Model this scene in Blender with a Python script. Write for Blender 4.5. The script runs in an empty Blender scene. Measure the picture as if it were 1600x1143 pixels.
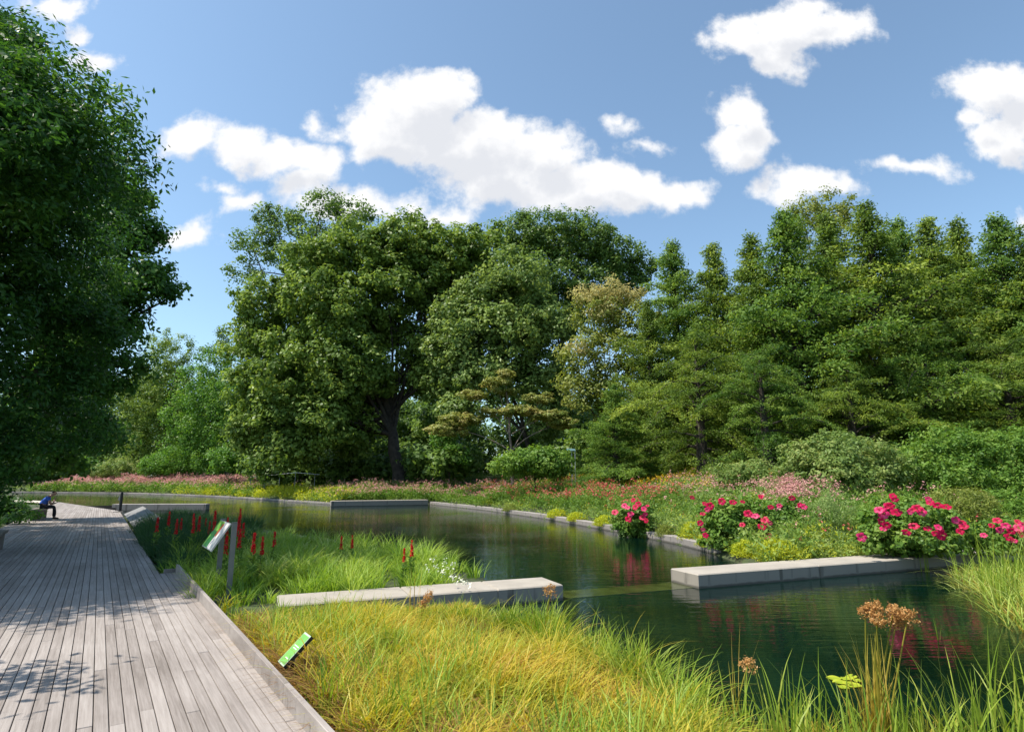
import bpy, math
import numpy as np
from mathutils import Vector, Matrix

S = bpy.context.scene
R = math.radians
# ------------------------------------------------------------------ camera
H, FPX, HOR = 1.75, 910.0, 748.0
TH = math.atan((HOR-571.5)/FPX)
cam = bpy.data.cameras.new('camera'); camo = bpy.data.objects.new('camera', cam)
S.collection.objects.link(camo); S.camera = camo
cam.sensor_width = 36.0; cam.lens = FPX/1600*36; cam.clip_end = 5000; cam.clip_start = .05
camo.location = (0, 0, H); camo.rotation_euler = (R(90)+TH, 0, 0)
S.render.resolution_x = 1024; S.render.resolution_y = 731
S.view_settings.view_transform = 'Standard'; S.view_settings.look = 'None'
S.view_settings.exposure = 0.62; S.view_settings.gamma = 1.0

CT, ST = math.cos(TH), math.sin(TH)
def ray(px, py):
    u, v = px-800.0, 571.5-py
    return u, FPX*CT-v*ST, FPX*ST+v*CT
def P(px, py, z):                      # where the sight line of a photo point meets the level z
    x, y, w = ray(px, py); t = (z-H)/w
    return Vector((x*t, y*t, z))
def D(px, py, Y):                      # the point of the sight line at distance Y
    x, y, w = ray(px, py); t = Y/y
    return Vector((x*t, Y, H+w*t))
K = FPX/CT

# ------------------------------------------------------------------ sun + sky
SUN_AZ, SUN_EL = R(-106), R(57)
sd = Vector((math.sin(SUN_AZ)*math.cos(SUN_EL), math.cos(SUN_AZ)*math.cos(SUN_EL), math.sin(SUN_EL)))
sl = bpy.data.lights.new('sun', 'SUN'); sl.energy = 5.0; sl.angle = R(.53); sl.color = (1, .94, .84)
so = bpy.data.objects.new('sun', sl); S.collection.objects.link(so)
so.rotation_euler = (-sd).to_track_quat('-Z', 'Y').to_euler()

CLOUDS = [ # photo x, y, half width, half height
 (645,165,88,58),(600,205,66,50),(700,225,96,56),(690,150,50,42),(770,262,90,46),(760,296,66,26),(845,300,90,28),(620,236,60,34),(740,215,60,50),(850,240,70,46),(905,285,90,40),(990,300,84,32),(1060,300,56,24),(575,240,34,24),(800,215,40,26),
 (300,217,48,32),(375,228,58,32),(440,250,66,34),(500,256,40,32),(470,285,44,20),(520,312,66,20),(590,326,34,16),
 (1170,66,66,32),(1240,44,78,42),(1220,96,46,30),(1310,42,56,28),(1260,15,50,20),(1160,175,46,34),(1155,228,40,36),(1180,205,28,28),
 (1250,278,58,32),(1220,300,38,24),(1300,282,38,14),(1560,140,76,46),(1565,215,44,42),(1620,180,60,60),(1520,175,34,22),
 (135,100,40,20),(90,10,50,18),(978,205,28,15),(370,320,28,18),(1430,265,46,14),(275,368,44,16),(120,60,20,24),(692,328,44,14),(1600,345,18,12),(490,190,16,18),(1003,228,30,10),(960,196,18,12),(345,300,20,8),(1385,262,26,8),(640,322,24,10),(515,205,22,10)]
w = bpy.data.worlds.new('World'); S.world = w; w.use_nodes = True
nt = w.node_tree; nt.nodes.clear()
def N(nt, typ, **k):
    n = nt.nodes.new(typ)
    ins = k.pop('ins', {})
    for a, b in k.items(): setattr(n, a, b)
    for a, b in ins.items():
        if hasattr(b, 'is_output'): nt.links.new(b, n.inputs[a])
        else: n.inputs[a].default_value = b
    return n
def M(nt, op, a, b=None, c=None, clamp=False):
    n = nt.nodes.new('ShaderNodeMath'); n.operation = op; n.use_clamp = clamp
    for i, v in enumerate((a, b, c)):
        if v is None: continue
        if hasattr(v, 'is_output'): nt.links.new(v, n.inputs[i])
        else: n.inputs[i].default_value = v
    return n.outputs[0]
# cloud field as a node group
g = bpy.data.node_groups.new('cloud_field', 'ShaderNodeTree')
g.interface.new_socket('V', in_out='INPUT', socket_type='NodeSocketVector')
g.interface.new_socket('F', in_out='OUTPUT', socket_type='NodeSocketFloat')
gi = g.nodes.new('NodeGroupInput'); go = g.nodes.new('NodeGroupOutput')
wn = N(g, 'ShaderNodeTexNoise', noise_dimensions='2D', ins={'Vector': gi.outputs[0], 'Scale': 9.0, 'Detail': 3.0})
wv = N(g, 'ShaderNodeVectorMath', operation='MULTIPLY_ADD', ins={0: wn.outputs['Color'], 1: (.07,.07,0), 2: gi.outputs[0]})
acc = None
for (cx, cy, rx, ry) in CLOUDS:
    x, y, z = ray(cx, cy); u, v = x/y+.035, z/y+.035
    ru, rv = rx/K*1.12, ry/K*1.15
    m = N(g, 'ShaderNodeVectorMath', operation='MULTIPLY_ADD', ins={0: wv.outputs[0], 1: (1/ru, 1/rv, 0), 2: (-u/ru, -v/rv, 0)})
    l = N(g, 'ShaderNodeVectorMath', operation='LENGTH', ins={0: m.outputs[0]})
    d = M(g, 'MULTIPLY_ADD', l.outputs['Value'], -min(1.0, ry/38), min(1.0, ry/38))
    acc = d if acc is None else M(g, 'SMOOTH_MAX', acc, d, .12)
fn = N(g, 'ShaderNodeTexNoise', noise_dimensions='2D', ins={'Vector': gi.outputs[0], 'Scale': 15.0, 'Detail': 9.0, 'Roughness': .62})
f2 = M(g, 'MULTIPLY_ADD', fn.outputs['Fac'], 1.25, -.65)
g.links.new(M(g, 'ADD', M(g, 'ADD', acc, .15), f2), go.inputs[0])
sky = N(nt, 'ShaderNodeTexSky', sky_type='NISHITA', sun_disc=False, sun_elevation=SUN_EL, sun_rotation=SUN_AZ, altitude=50.0, air_density=1.0, dust_density=1.0, ozone_density=1.8)
hs = N(nt, 'ShaderNodeHueSaturation', ins={'Saturation': .86, 'Value': 1.42, 'Color': sky.outputs[0]})
tc = N(nt, 'ShaderNodeTexCoord'); sp = N(nt, 'ShaderNodeSeparateXYZ', ins={0: tc.outputs['Generated']})
yc = M(nt, 'MAXIMUM', sp.outputs[1], .02)
uu = M(nt, 'DIVIDE', sp.outputs[0], yc); vv = M(nt, 'DIVIDE', sp.outputs[2], yc)
cb = N(nt, 'ShaderNodeCombineXYZ', ins={0: uu, 1: vv})
g1 = N(nt, 'ShaderNodeGroup', node_tree=g, ins={0: cb.outputs[0]})
off = N(nt, 'ShaderNodeVectorMath', operation='ADD', ins={0: cb.outputs[0], 1: (-.025, .055, 0)})
g2 = N(nt, 'ShaderNodeGroup', node_tree=g, ins={0: off.outputs[0]})
al = N(nt, 'ShaderNodeMapRange', interpolation_type='SMOOTHSTEP', ins={'Value': g1.outputs[0], 'From Min': -.14, 'From Max': .42})
front = M(nt, 'GREATER_THAN', sp.outputs[1], .05)
alpha = M(nt, 'MULTIPLY', al.outputs[0], front)
sh = N(nt, 'ShaderNodeMapRange', interpolation_type='SMOOTHSTEP', ins={'Value': g2.outputs[0], 'From Min': .05, 'From Max': .85, 'To Min': 0.0, 'To Max': 1.0})
cc = N(nt, 'ShaderNodeMix', data_type='RGBA', ins={'Factor': sh.outputs[0]})
cc.inputs[6].default_value = (7.0, 7.0, 7.05, 1); cc.inputs[7].default_value = (5.3, 5.45, 5.8, 1)
tn = N(nt, 'ShaderNodeMix', data_type='RGBA', blend_type='MULTIPLY', ins={'Factor': 1.0, 6: hs.outputs[0]}); tn.inputs[7].default_value = (.84, 1.0, 1.03, 1)
mx = N(nt, 'ShaderNodeMix', data_type='RGBA', ins={'Factor': alpha, 6: tn.outputs[2], 7: cc.outputs[2]})
bg = N(nt, 'ShaderNodeBackground', ins={'Color': mx.outputs[2], 'Strength': .098})
wo = N(nt, 'ShaderNodeOutputWorld', ins={'Surface': bg.outputs[0]})
w.cycles.sampling_method = 'MANUAL'; w.cycles.sample_map_resolution = 512

# ------------------------------------------------------------------ materials
def mat(name):
    m = bpy.data.materials.new(name); m.use_nodes = True
    return m, m.node_tree, m.node_tree.nodes['Principled BSDF']
def ramp(t, fac, cols):
    r = N(t, 'ShaderNodeValToRGB', ins={'Fac': fac})
    e = r.color_ramp.elements
    while len(e) < len(cols): e.new(.5)
    for i, c in enumerate(cols):
        e[i].position = c[3] if len(c) > 3 else i/(len(cols)-1); e[i].color = (c[0], c[1], c[2], 1)
    return r.outputs[0]
def leaf_mat(name, cols, transl=.38, rough=.45, patch=.6, scale=.5, spec=.2):
    m, t, b = mat(name)
    at = N(t, 'ShaderNodeAttribute', attribute_name='v')
    tcn = N(t, 'ShaderNodeTexCoord')
    no = N(t, 'ShaderNodeTexNoise', ins={'Vector': tcn.outputs['Object'], 'Scale': scale, 'Detail': 2.0})
    f = M(t, 'ADD', M(t, 'MULTIPLY', at.outputs['Fac'], 1-patch*.6), M(t, 'MULTIPLY_ADD', no.outputs['Fac'], patch*1.6, -patch*.5), clamp=True)
    c = ramp(t, f, cols)
    t.links.new(c, b.inputs['Base Color']); b.inputs['Roughness'].default_value = rough
    b.inputs['Specular IOR Level'].default_value = spec
    tr = N(t, 'ShaderNodeBsdfTranslucent')
    hs = N(t, 'ShaderNodeHueSaturation', ins={'Hue': .488, 'Saturation': 1.1, 'Value': 1.5, 'Color': c})
    t.links.new(hs.outputs[0], tr.inputs['Color'])
    mixn = N(t, 'ShaderNodeMixShader', ins={0: transl, 1: b.outputs[0], 2: tr.outputs[0]})
    t.links.new(mixn.outputs[0], t.nodes['Material Output'].inputs['Surface'])
    return m
def flat_mat(name, col, rough=.6, metal=0, spec=.4, var=.15, scale=6.0):
    m, t, b = mat(name)
    tcn = N(t, 'ShaderNodeTexCoord')
    no = N(t, 'ShaderNodeTexNoise', ins={'Vector': tcn.outputs['Object'], 'Scale': scale, 'Detail': 5.0})
    lo = [c*(1-var) for c in col]; hi = [min(1, c*(1+var)) for c in col]
    t.links.new(ramp(t, no.outputs['Fac'], [(*lo, .3), (*hi, .7)]), b.inputs['Base Color'])
    b.inputs['Roughness'].default_value = rough; b.inputs['Metallic'].default_value = metal
    b.inputs['Specular IOR Level'].default_value = spec
    return m
MT = {}
MT['oak'] = leaf_mat('oak_leaves', [(0.051, 0.097, 0.018), (0.148, 0.228, 0.041), (0.308, 0.399, 0.091)])
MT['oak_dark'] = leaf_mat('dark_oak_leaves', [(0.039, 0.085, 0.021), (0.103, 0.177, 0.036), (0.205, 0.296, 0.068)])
MT['oak_silver'] = leaf_mat('silvery_leaves', [(0.057, 0.103, 0.025), (0.148, 0.222, 0.051), (0.308, 0.388, 0.114)])
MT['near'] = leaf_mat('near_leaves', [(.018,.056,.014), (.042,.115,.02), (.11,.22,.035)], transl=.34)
MT['maple'] = leaf_mat('maple_leaves', [(.035,.09,.02), (.075,.17,.03), (.15,.27,.05)])
MT['bright'] = leaf_mat('bright_leaves', [(0.053, 0.135, 0.022), (0.105, 0.225, 0.033), (0.195, 0.315, 0.060)])
MT['cypress'] = leaf_mat('cypress_needles', [(.035,.075,.012), (.12,.19,.028), (.35,.42,.07)], rough=.6)
MT['cypress2'] = leaf_mat('green_cypress_needles', [(.03,.08,.014), (.10,.185,.03), (.28,.38,.065)], rough=.6)
MT['yellowish'] = leaf_mat('yellow_green_leaves', [(0.081, 0.121, 0.020), (0.189, 0.230, 0.041), (0.351, 0.365, 0.121)])
MT['cream'] = leaf_mat('cream_blossom', [(.2,.22,.06), (.42,.38,.14), (.55,.48,.22)])
MT['dogwood'] = leaf_mat('dogwood_leaves', [(.10,.15,.03), (.22,.25,.06), (.38,.31,.11)])
MT['shrub'] = leaf_mat('shrub_leaves', [(.05,.12,.018), (.12,.22,.032), (.26,.36,.075)], spec=.2, rough=.5)
MT['shrub2'] = leaf_mat('pale_shrub_leaves', [(0.080, 0.144, 0.032), (0.176, 0.256, 0.064), (0.352, 0.368, 0.128)], spec=.2, rough=.5)
MT['sedge'] = leaf_mat('sedge_blades', [(.10,.15,.02), (.28,.31,.03), (.54,.44,.06), (.46,.26,.07)], scale=1.1, patch=.75)
MT['straw'] = leaf_mat('straw_stems', [(.20,.20,.03), (.45,.36,.06), (.62,.42,.12)], scale=2.0)
MT['thatch'] = leaf_mat('dead_blades', [(.12,.06,.02), (.26,.15,.05), (.42,.27,.1)], scale=2.0)
MT['green_grass'] = leaf_mat('green_blades', [(.10,.20,.025), (.24,.37,.05), (.44,.52,.12)], scale=1.0)
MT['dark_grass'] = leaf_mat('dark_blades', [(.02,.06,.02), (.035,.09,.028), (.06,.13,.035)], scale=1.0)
MT['strap'] = leaf_mat('strap_leaves', [(.16,.26,.04), (.32,.42,.08), (.55,.56,.2)], scale=2.0)
MT['reed'] = leaf_mat('reed_blades', [(.09,.17,.02), (.22,.31,.035), (.42,.44,.08)], scale=2.0)
MT['chartreuse'] = leaf_mat('chartreuse_leaves', [(.25,.32,.02), (.42,.46,.04), (.58,.56,.07)], scale=1.5)
MT['meadow'] = leaf_mat('meadow_leaves', [(0.068, 0.148, 0.028), (0.171, 0.262, 0.051), (0.331, 0.388, 0.091)], scale=.9)
MT['misty'] = leaf_mat('misty_leaves', [(0.114, 0.194, 0.057), (0.217, 0.308, 0.091), (0.342, 0.410, 0.148)], scale=.9)
MT['hibleaf'] = leaf_mat('hibiscus_leaves', [(.05,.12,.02), (.12,.22,.035), (.25,.34,.07)], scale=1.5)
MT['pink'] = leaf_mat('pink_bloom', [(.38,.17,.16), (.5,.26,.24), (.6,.36,.3)], transl=.25)
MT['redbloom'] = leaf_mat('red_bloom', [(.3,.04,.05), (.48,.09,.09), (.5,.2,.12)], transl=.25)
MT['yellowbloom'] = leaf_mat('yellow_bloom', [(.5,.3,.02), (.62,.42,.03), (.65,.5,.08)], transl=.25)
MT['white'] = leaf_mat('white_bloom', [(.55,.6,.4), (.7,.7,.55), (.8,.8,.7)], transl=.25)
MT['crimson'] = leaf_mat('crimson_petals', [(.36,.003,.03), (.50,.006,.06), (.60,.015,.10)], transl=.3, scale=5)
MT['magenta'] = leaf_mat('rose_petals', [(.50,.01,.09), (.62,.03,.14), (.70,.12,.24)], transl=.3, scale=5)
MT['scarlet'] = leaf_mat('scarlet_bloom', [(.42,.01,.01), (.6,.015,.015), (.7,.05,.03)], transl=.3, scale=5)
MT['seed'] = leaf_mat('seed_heads', [(.3,.15,.05), (.46,.26,.09), (.58,.36,.15)], transl=.3, scale=5)
MT['lily'] = leaf_mat('lily_pads', [(.25,.33,.02), (.38,.42,.03), (.46,.46,.06)], transl=.2, scale=5)
MT['bark'] = flat_mat('bark', (.045,.035,.027), .9, scale=3, var=.5)
MT['bark_pale'] = flat_mat('pale_bark', (.22,.17,.13), .9, scale=3, var=.4)
MT['stem'] = flat_mat('stem', (.10,.12,.03), .8)
MT['steel'] = flat_mat('grey_steel', (.16,.165,.17), .45, .6)
MT['steel_pale'] = flat_mat('brushed_steel', (.42,.43,.43), .4, .5)
MT['dark_metal'] = flat_mat('dark_metal', (.02,.02,.022), .45, .3)
MT['panel_white'] = flat_mat('panel_white', (.68,.64,.60), .35, var=.06)
MT['panel_green'] = flat_mat('panel_green', (.16,.36,.05), .35, var=.25, scale=14)
MT['panel_dkgreen'] = flat_mat('panel_dark_green', (.03,.17,.04), .35, var=.5, scale=25)
MT['panel_red'] = flat_mat('panel_orange_red', (.6,.12,.04), .35, var=.3, scale=30)
MT['mint'] = flat_mat('sign_green', (.15,.36,.09), .35, var=.08)
MT['mintpale'] = flat_mat('sign_pale', (.42,.54,.38), .35, var=.05)
MT['shirt'] = flat_mat('blue_cloth', (.03,.10,.42), .8)
MT['trousers'] = flat_mat('dark_cloth', (.012,.012,.016), .85)
MT['shoe'] = flat_mat('shoe_leather', (.01,.01,.01), .5)
MT['skin'] = flat_mat('skin', (.36,.20,.14), .55, var=.05)
MT['hair'] = flat_mat('hair', (.03,.02,.015), .8)
MT['bench'] = flat_mat('bench_wood', (.17,.14,.115), .75, scale=4, var=.35)

def concrete(name, base, dark):
    m, t, b = mat(name)
    tcn = N(t, 'ShaderNodeTexCoord')
    n1 = N(t, 'ShaderNodeTexNoise', ins={'Vector': tcn.outputs['Object'], 'Scale': 1.6, 'Detail': 7.0, 'Roughness': .65})
    mp = N(t, 'ShaderNodeMapping', ins={'Vector': tcn.outputs['Object'], 'Scale': (5, 5, .5)})
    n2 = N(t, 'ShaderNodeTexNoise', ins={'Vector': mp.outputs[0], 'Scale': 1.0, 'Detail': 5.0})
    geo = N(t, 'ShaderNodeNewGeometry'); sx = N(t, 'ShaderNodeSeparateXYZ', ins={0: geo.outputs['Normal']})
    side = M(t, 'SUBTRACT', 1.0, M(t, 'ABSOLUTE', sx.outputs[2]))
    streak = N(t, 'ShaderNodeMapRange', ins={'Value': n2.outputs['Fac'], 'From Min': .5, 'From Max': .68})
    sp2 = N(t, 'ShaderNodeSeparateXYZ', ins={0: geo.outputs['Position']})
    wl = N(t, 'ShaderNodeMapRange', interpolation_type='SMOOTHSTEP', ins={'Value': M(t, 'ADD', sp2.outputs[2], M(t, 'MULTIPLY', n2.outputs['Fac'], .06)), 'From Min': -.185, 'From Max': -.125, 'To Min': .85, 'To Max': 0.0})
    f = M(t, 'MAXIMUM', M(t, 'MULTIPLY', M(t, 'MAXIMUM', M(t, 'MULTIPLY', streak.outputs[0], .8), M(t, 'MULTIPLY', n1.outputs['Fac'], .62)), side), wl.outputs[0])  # stain streaks and waterline, plus side faces coloured darker to deepen their shade
    c = ramp(t, n1.outputs['Fac'], [(*[v*.78 for v in base], .3), (*base, .6), (*[min(1, v*1.12) for v in base], .8)])
    mm = N(t, 'ShaderNodeMix', data_type='RGBA', ins={'Factor': f, 6: c}); mm.inputs[7].default_value = (*dark, 1)
    t.links.new(mm.outputs[2], b.inputs['Base Color']); b.inputs['Roughness'].default_value = .85
    bp = N(t, 'ShaderNodeBump', ins={'Strength': .25, 'Distance': .01})
    n3 = N(t, 'ShaderNodeTexNoise', ins={'Vector': tcn.outputs['Object'], 'Scale': 40.0, 'Detail': 4.0})
    t.links.new(n3.outputs['Fac'], bp.inputs['Height']); t.links.new(bp.outputs[0], b.inputs['Normal'])
    return m
MT['concrete'] = concrete('pale_concrete', (.35,.31,.26), (.05,.045,.035))
MT['coping'] = concrete('coping_stone', (.30,.27,.25), (.05,.045,.035))

def deck_mat():
    m, t, b = mat('weathered_boards')
    at = N(t, 'ShaderNodeAttribute', attribute_name='v')
    tcn = N(t, 'ShaderNodeTexCoord')
    mp = N(t, 'ShaderNodeMapping', ins={'Vector': tcn.outputs['Object'], 'Scale': (1.3, 34, 4)})
    ad = N(t, 'ShaderNodeVectorMath', operation='ADD', ins={0: mp.outputs[0]})
    cx = N(t, 'ShaderNodeCombineXYZ', ins={0: M(t, 'MULTIPLY', at.outputs['Fac'], 37.0), 2: M(t, 'MULTIPLY', at.outputs['Fac'], 91.0)})
    t.links.new(cx.outputs[0], ad.inputs[1])
    n1 = N(t, 'ShaderNodeTexNoise', ins={'Vector': ad.outputs[0], 'Scale': 1.4, 'Detail': 7.0, 'Roughness': .7})
    n2 = N(t, 'ShaderNodeTexNoise', ins={'Vector': tcn.outputs['Object'], 'Scale': .7, 'Detail': 5.0})
    f = M(t, 'ADD', M(t, 'MULTIPLY', n1.outputs['Fac'], .75), M(t, 'ADD', M(t, 'MULTIPLY_ADD', at.outputs['Fac'], .22, -.06), M(t, 'MULTIPLY_ADD', n2.outputs['Fac'], .5, -.28)), clamp=True)
    c = ramp(t, f, [(.15,.125,.108, .15), (.265,.23,.208, .42), (.345,.305,.278, .62), (.42,.375,.34, .9)])
    t.links.new(c, b.inputs['Base Color']); b.inputs['Roughness'].default_value = .75
    b.inputs['Specular IOR Level'].default_value = .3
    bp = N(t, 'ShaderNodeBump', ins={'Strength': .35, 'Distance': .004, 'Height': n1.outputs['Fac']})
    t.links.new(bp.outputs[0], b.inputs['Normal'])
    return m
MT['deck'] = deck_mat()

def ground_mat():
    m, t, b = mat('soil')
    tcn = N(t, 'ShaderNodeTexCoord')
    n1 = N(t, 'ShaderNodeTexNoise', ins={'Vector': tcn.outputs['Object'], 'Scale': .35, 'Detail': 8.0})
    n2 = N(t, 'ShaderNodeTexNoise', ins={'Vector': tcn.outputs['Object'], 'Scale': 7.0, 'Detail': 6.0})
    f = M(t, 'ADD', M(t, 'MULTIPLY', n1.outputs['Fac'], .5), M(t, 'MULTIPLY', n2.outputs['Fac'], .5))
    c = ramp(t, f, [(.03,.022,.014, .35), (.035,.05,.015, .5), (.06,.085,.02, .62)])
    t.links.new(c, b.inputs['Base Color']); b.inputs['Roughness'].default_value = .95
    return m
def water_mat():
    m, t, b = mat('pond_surface')
    tcn = N(t, 'ShaderNodeTexCoord')
    n0 = N(t, 'ShaderNodeTexNoise', ins={'Vector': tcn.outputs['Object'], 'Scale': .5, 'Detail': 2.0})
    c = ramp(t, n0.outputs['Fac'], [(.0006,.0055,.0035, .35), (.0012,.011,.0075, .65)])
    t.links.new(c, b.inputs['Base Color'])
    b.inputs['Roughness'].default_value = .03; b.inputs['IOR'].default_value = 1.333
    b.inputs['Specular IOR Level'].default_value = .5
    mp = N(t, 'ShaderNodeMapping', ins={'Vector': tcn.outputs['Object'], 'Rotation': (0, 0, R(-8)), 'Scale': (.45, 2.6, 1)})
    wv = N(t, 'ShaderNodeTexNoise', ins={'Vector': mp.outputs[0], 'Scale': 3.2, 'Detail': 3.0, 'Distortion': .4})
    mp2 = N(t, 'ShaderNodeMapping', ins={'Vector': tcn.outputs['Object'], 'Rotation': (0, 0, R(12)), 'Scale': (1, 2.2, 1)})
    w2 = N(t, 'ShaderNodeTexNoise', ins={'Vector': mp2.outputs[0], 'Scale': 9.0, 'Detail': 2.0})
    pat = N(t, 'ShaderNodeTexNoise', ins={'Vector': tcn.outputs['Object'], 'Scale': .22, 'Detail': 1.0})
    amp = N(t, 'ShaderNodeMapRange', ins={'Value': pat.outputs['Fac'], 'From Min': .35, 'From Max': .65, 'To Min': .35, 'To Max': 1.0})
    h = M(t, 'MULTIPLY', M(t, 'ADD', wv.outputs['Fac'], M(t, 'MULTIPLY', w2.outputs['Fac'], .18)), amp.outputs[0])
    bp = N(t, 'ShaderNodeBump', ins={'Strength': .5, 'Distance': .019, 'Height': h})
    t.links.new(bp.outputs[0], b.inputs['Normal'])
    return m
MT['ground'] = ground_mat(); MT['water'] = water_mat()
MT['path'] = flat_mat('pale_gravel', (.48,.42,.34), .9, var=.2, scale=8)
def mossy():
    m = flat_mat('algae_on_stone', (.035,.045,.012), .12, var=.45, scale=3); return m
MT['algae'] = mossy()

# ------------------------------------------------------------------ mesh helpers
COL = S.collection
def link(name, me, m, parent=None):
    o = bpy.data.objects.new(name, me); COL.objects.link(o)
    if parent: o.parent = parent
    if m is not None and not me.materials:
        for x in (m if isinstance(m, (list, tuple)) else [m]): me.materials.append(x)
    return o
def npmesh(name, V, F, v=None, mi=None):
    """V (n,3), F (m,k) all faces with k corners"""
    me = bpy.data.meshes.new(name); V = np.asarray(V, np.float32); F = np.asarray(F, np.int32)
    k = F.shape[1]
    me.vertices.add(len(V)); me.vertices.foreach_set('co', V.ravel())
    me.loops.add(F.size); me.loops.foreach_set('vertex_index', F.ravel())
    me.polygons.add(len(F)); me.polygons.foreach_set('loop_start', np.arange(0, F.size, k, dtype=np.int32))
    try: me.polygons.foreach_set('loop_total', np.full(len(F), k, np.int32))
    except Exception: pass
    if mi is not None: me.polygons.foreach_set('material_index', np.asarray(mi, np.int32))
    me.update(calc_edges=True)
    if v is not None:
        a = me.attributes.new('v', 'FLOAT', 'POINT'); a.data.foreach_set('value', np.asarray(v, np.float32))
    return me
def tag(o, label=None, cat=None, group=None, kind=None):
    if label: o['label'] = label
    if cat: o['category'] = cat
    if group: o['group'] = group
    if kind: o['kind'] = kind
    return o
def empty(name, loc, label, cat, group=None, rz=0):
    o = bpy.data.objects.new(name, None); COL.objects.link(o); o.location = loc; o.rotation_euler = (0, 0, rz)
    o.empty_display_size = .2
    return tag(o, label, cat, group)

class Q:                                 # collects quads
    def __init__(s): s.V = []; s.F = []; s.v = []; s.n = 0; s.mi = []
    def add(s, V, F, v=0., mi=0):
        V = np.asarray(V, float); F = np.asarray(F, int)
        s.V.append(V); s.F.append(F+s.n); s.n += len(V)
        s.v.append(np.full(len(V), v) if np.isscalar(v) else np.asarray(v)); s.mi.append(np.full(len(F), mi)); return s
    def box(s, o, a, b, c, v=0., bev=0., mi=0):      # corner o, edge vectors a b c
        o, a, b, c = (np.array(t, float) for t in (o, a, b, c))
        if bev:
            la, lb, lc = (np.linalg.norm(t) for t in (a, b, c)); ea, eb, ec = a/la, b/lb, c/lc
            # box with chamfered top edges
            V = []
            for (ia, ib, h) in ((0,0,0),(lc-bev,0,1),(lc,bev,2)):
                pass
            r0 = [o, o+a, o+a+b, o+b]
            r1 = [p+ec*(lc-bev) for p in r0]
            i = bev
            r2 = [o+ea*i+eb*i+c, o+a-ea*i+eb*i+c, o+a+b-ea*i-eb*i+c, o+b+ea*i-eb*i+c]
            V = np.array(r0+r1+r2)
            F = [[3,2,1,0],[8,9,10,11]]
            for k in range(4):
                k2 = (k+1) % 4; F += [[k,k2,4+k2,4+k],[4+k,4+k2,8+k2,8+k]]
            return s.add(V, F, v, mi)
        V = np.array([o, o+a, o+a+b, o+b, o+c, o+a+c, o+a+b+c, o+b+c])
        F = [[3,2,1,0],[4,5,6,7],[0,1,5,4],[1,2,6,5],[2,3,7,6],[3,0,4,7]]
        return s.add(V, F, v, mi)
    def tube(s, pts, rad, n=8, v=0., mi=0):
        pts = np.array([tuple(p) for p in pts], float); m = len(pts)
        T = np.gradient(pts, axis=0); T /= np.linalg.norm(T, axis=1)[:, None]+1e-9
        ref = np.array([0., 0, 1]) if abs(T[0][2]) < .9 else np.array([1., 0, 0])
        V = []
        for i in range(m):
            a = np.cross(T[i], ref); a /= np.linalg.norm(a)+1e-9; b = np.cross(T[i], a)
            r = rad[i] if hasattr(rad, '__len__') else rad
            an = np.linspace(0, 2*np.pi, n, endpoint=False)
            V.append(pts[i]+r*(np.cos(an)[:, None]*a+np.sin(an)[:, None]*b))
        V = np.vstack(V); F = []
        for i in range(m-1):
            for j in range(n):
                j2 = (j+1) % n; F.append([i*n+j, i*n+j2, (i+1)*n+j2, (i+1)*n+j])
        # caps
        for base in (0, (m-1)*n):
            for j in range(1, n-1, 2):
                F.append([base, base+j, base+j+1, base+min(j+2, n-1)])
        return s.add(V, F, v, mi)
    def build(s, name, m, parent=None, smooth=False, mirror=False):
        V = np.vstack(s.V); F = np.vstack(s.F)
        if mirror: V = V*np.array([1, -1, 1]); F = F[:, ::-1]
        me = npmesh(name, V, F, np.concatenate(s.v), np.concatenate(s.mi))
        me.validate(); me.update()
        me.shade_smooth() if smooth else me.shade_flat()
        return link(name, me, m, parent)

def unit(a): return a/(np.linalg.norm(a, axis=-1, keepdims=True)+1e-9)
def rdir(rg, n): return unit(rg.normal(size=(n, 3)))
def cards(rg, C, L, W, up=.5, along=None, droop=0., nrm=None):
    """leaf-shaped rhombi, slightly folded. C (n,3) centres, L,W sizes"""
    n = len(C)
    nr = unit(rdir(rg, n)+np.array([0, 0, up*1.4])) if nrm is None else unit(.85*rdir(rg, n)+nrm+np.array([0, 0, up]))
    t = rdir(rg, n) if along is None else unit(along+.45*rdir(rg, n))
    t[:, 2] -= droop
    t = unit(t-nr*np.sum(t*nr, 1)[:, None]); s = np.cross(nr, t)
    L = L*rg.uniform(.65, 1.25, n); W = W*rg.uniform(.7, 1.2, n)
    a = C-t*(L/2)[:, None]; c = C+t*(L/2)[:, None]
    m = C-t*(L*.08)[:, None]
    b = m+s*(W/2)[:, None]; d = m-s*(W/2)[:, None]
    V = np.stack([a, b, c, d], 1).reshape(-1, 3)
    return V
def quads(n): return np.arange(n*4).reshape(-1, 4)
def blades(rg, root, h, wd, lean, segs=4, az=None, curl=1.6):
    """arching tapered blades. root (n,3), h, wd, lean arrays"""
    n = len(root); h = np.broadcast_to(h, n); wd = np.broadcast_to(wd, n); lean = np.broadcast_to(lean, n)
    az = rg.uniform(0, 2*np.pi, n) if az is None else az
    dr = np.stack([np.cos(az), np.sin(az), np.zeros(n)], 1)
    fa = az+rg.uniform(.5, 2.6, n)
    sd_ = np.stack([np.cos(fa), np.sin(fa), np.zeros(n)], 1)
    V = []; tt = np.linspace(0, 1, segs+1)
    for t in tt:
        off = dr*(lean*h*t**curl)[:, None]
        z = h*(t-.45*np.minimum(lean, 1.2)*t**2.6)
        p = root+off; p[:, 2] += z
        ww = wd*(1-t**1.8)*.5+.0004
        V += [p-sd_*ww[:, None], p+sd_*ww[:, None]]
    V = np.stack(V, 1).reshape(-1, 3); k = 2*(segs+1)
    F = []
    for i in range(segs): F.append(np.array([2*i, 2*i+1, 2*i+3, 2*i+2])[None]+np.arange(n)[:, None]*k)
    return V, np.vstack(F), k

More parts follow.
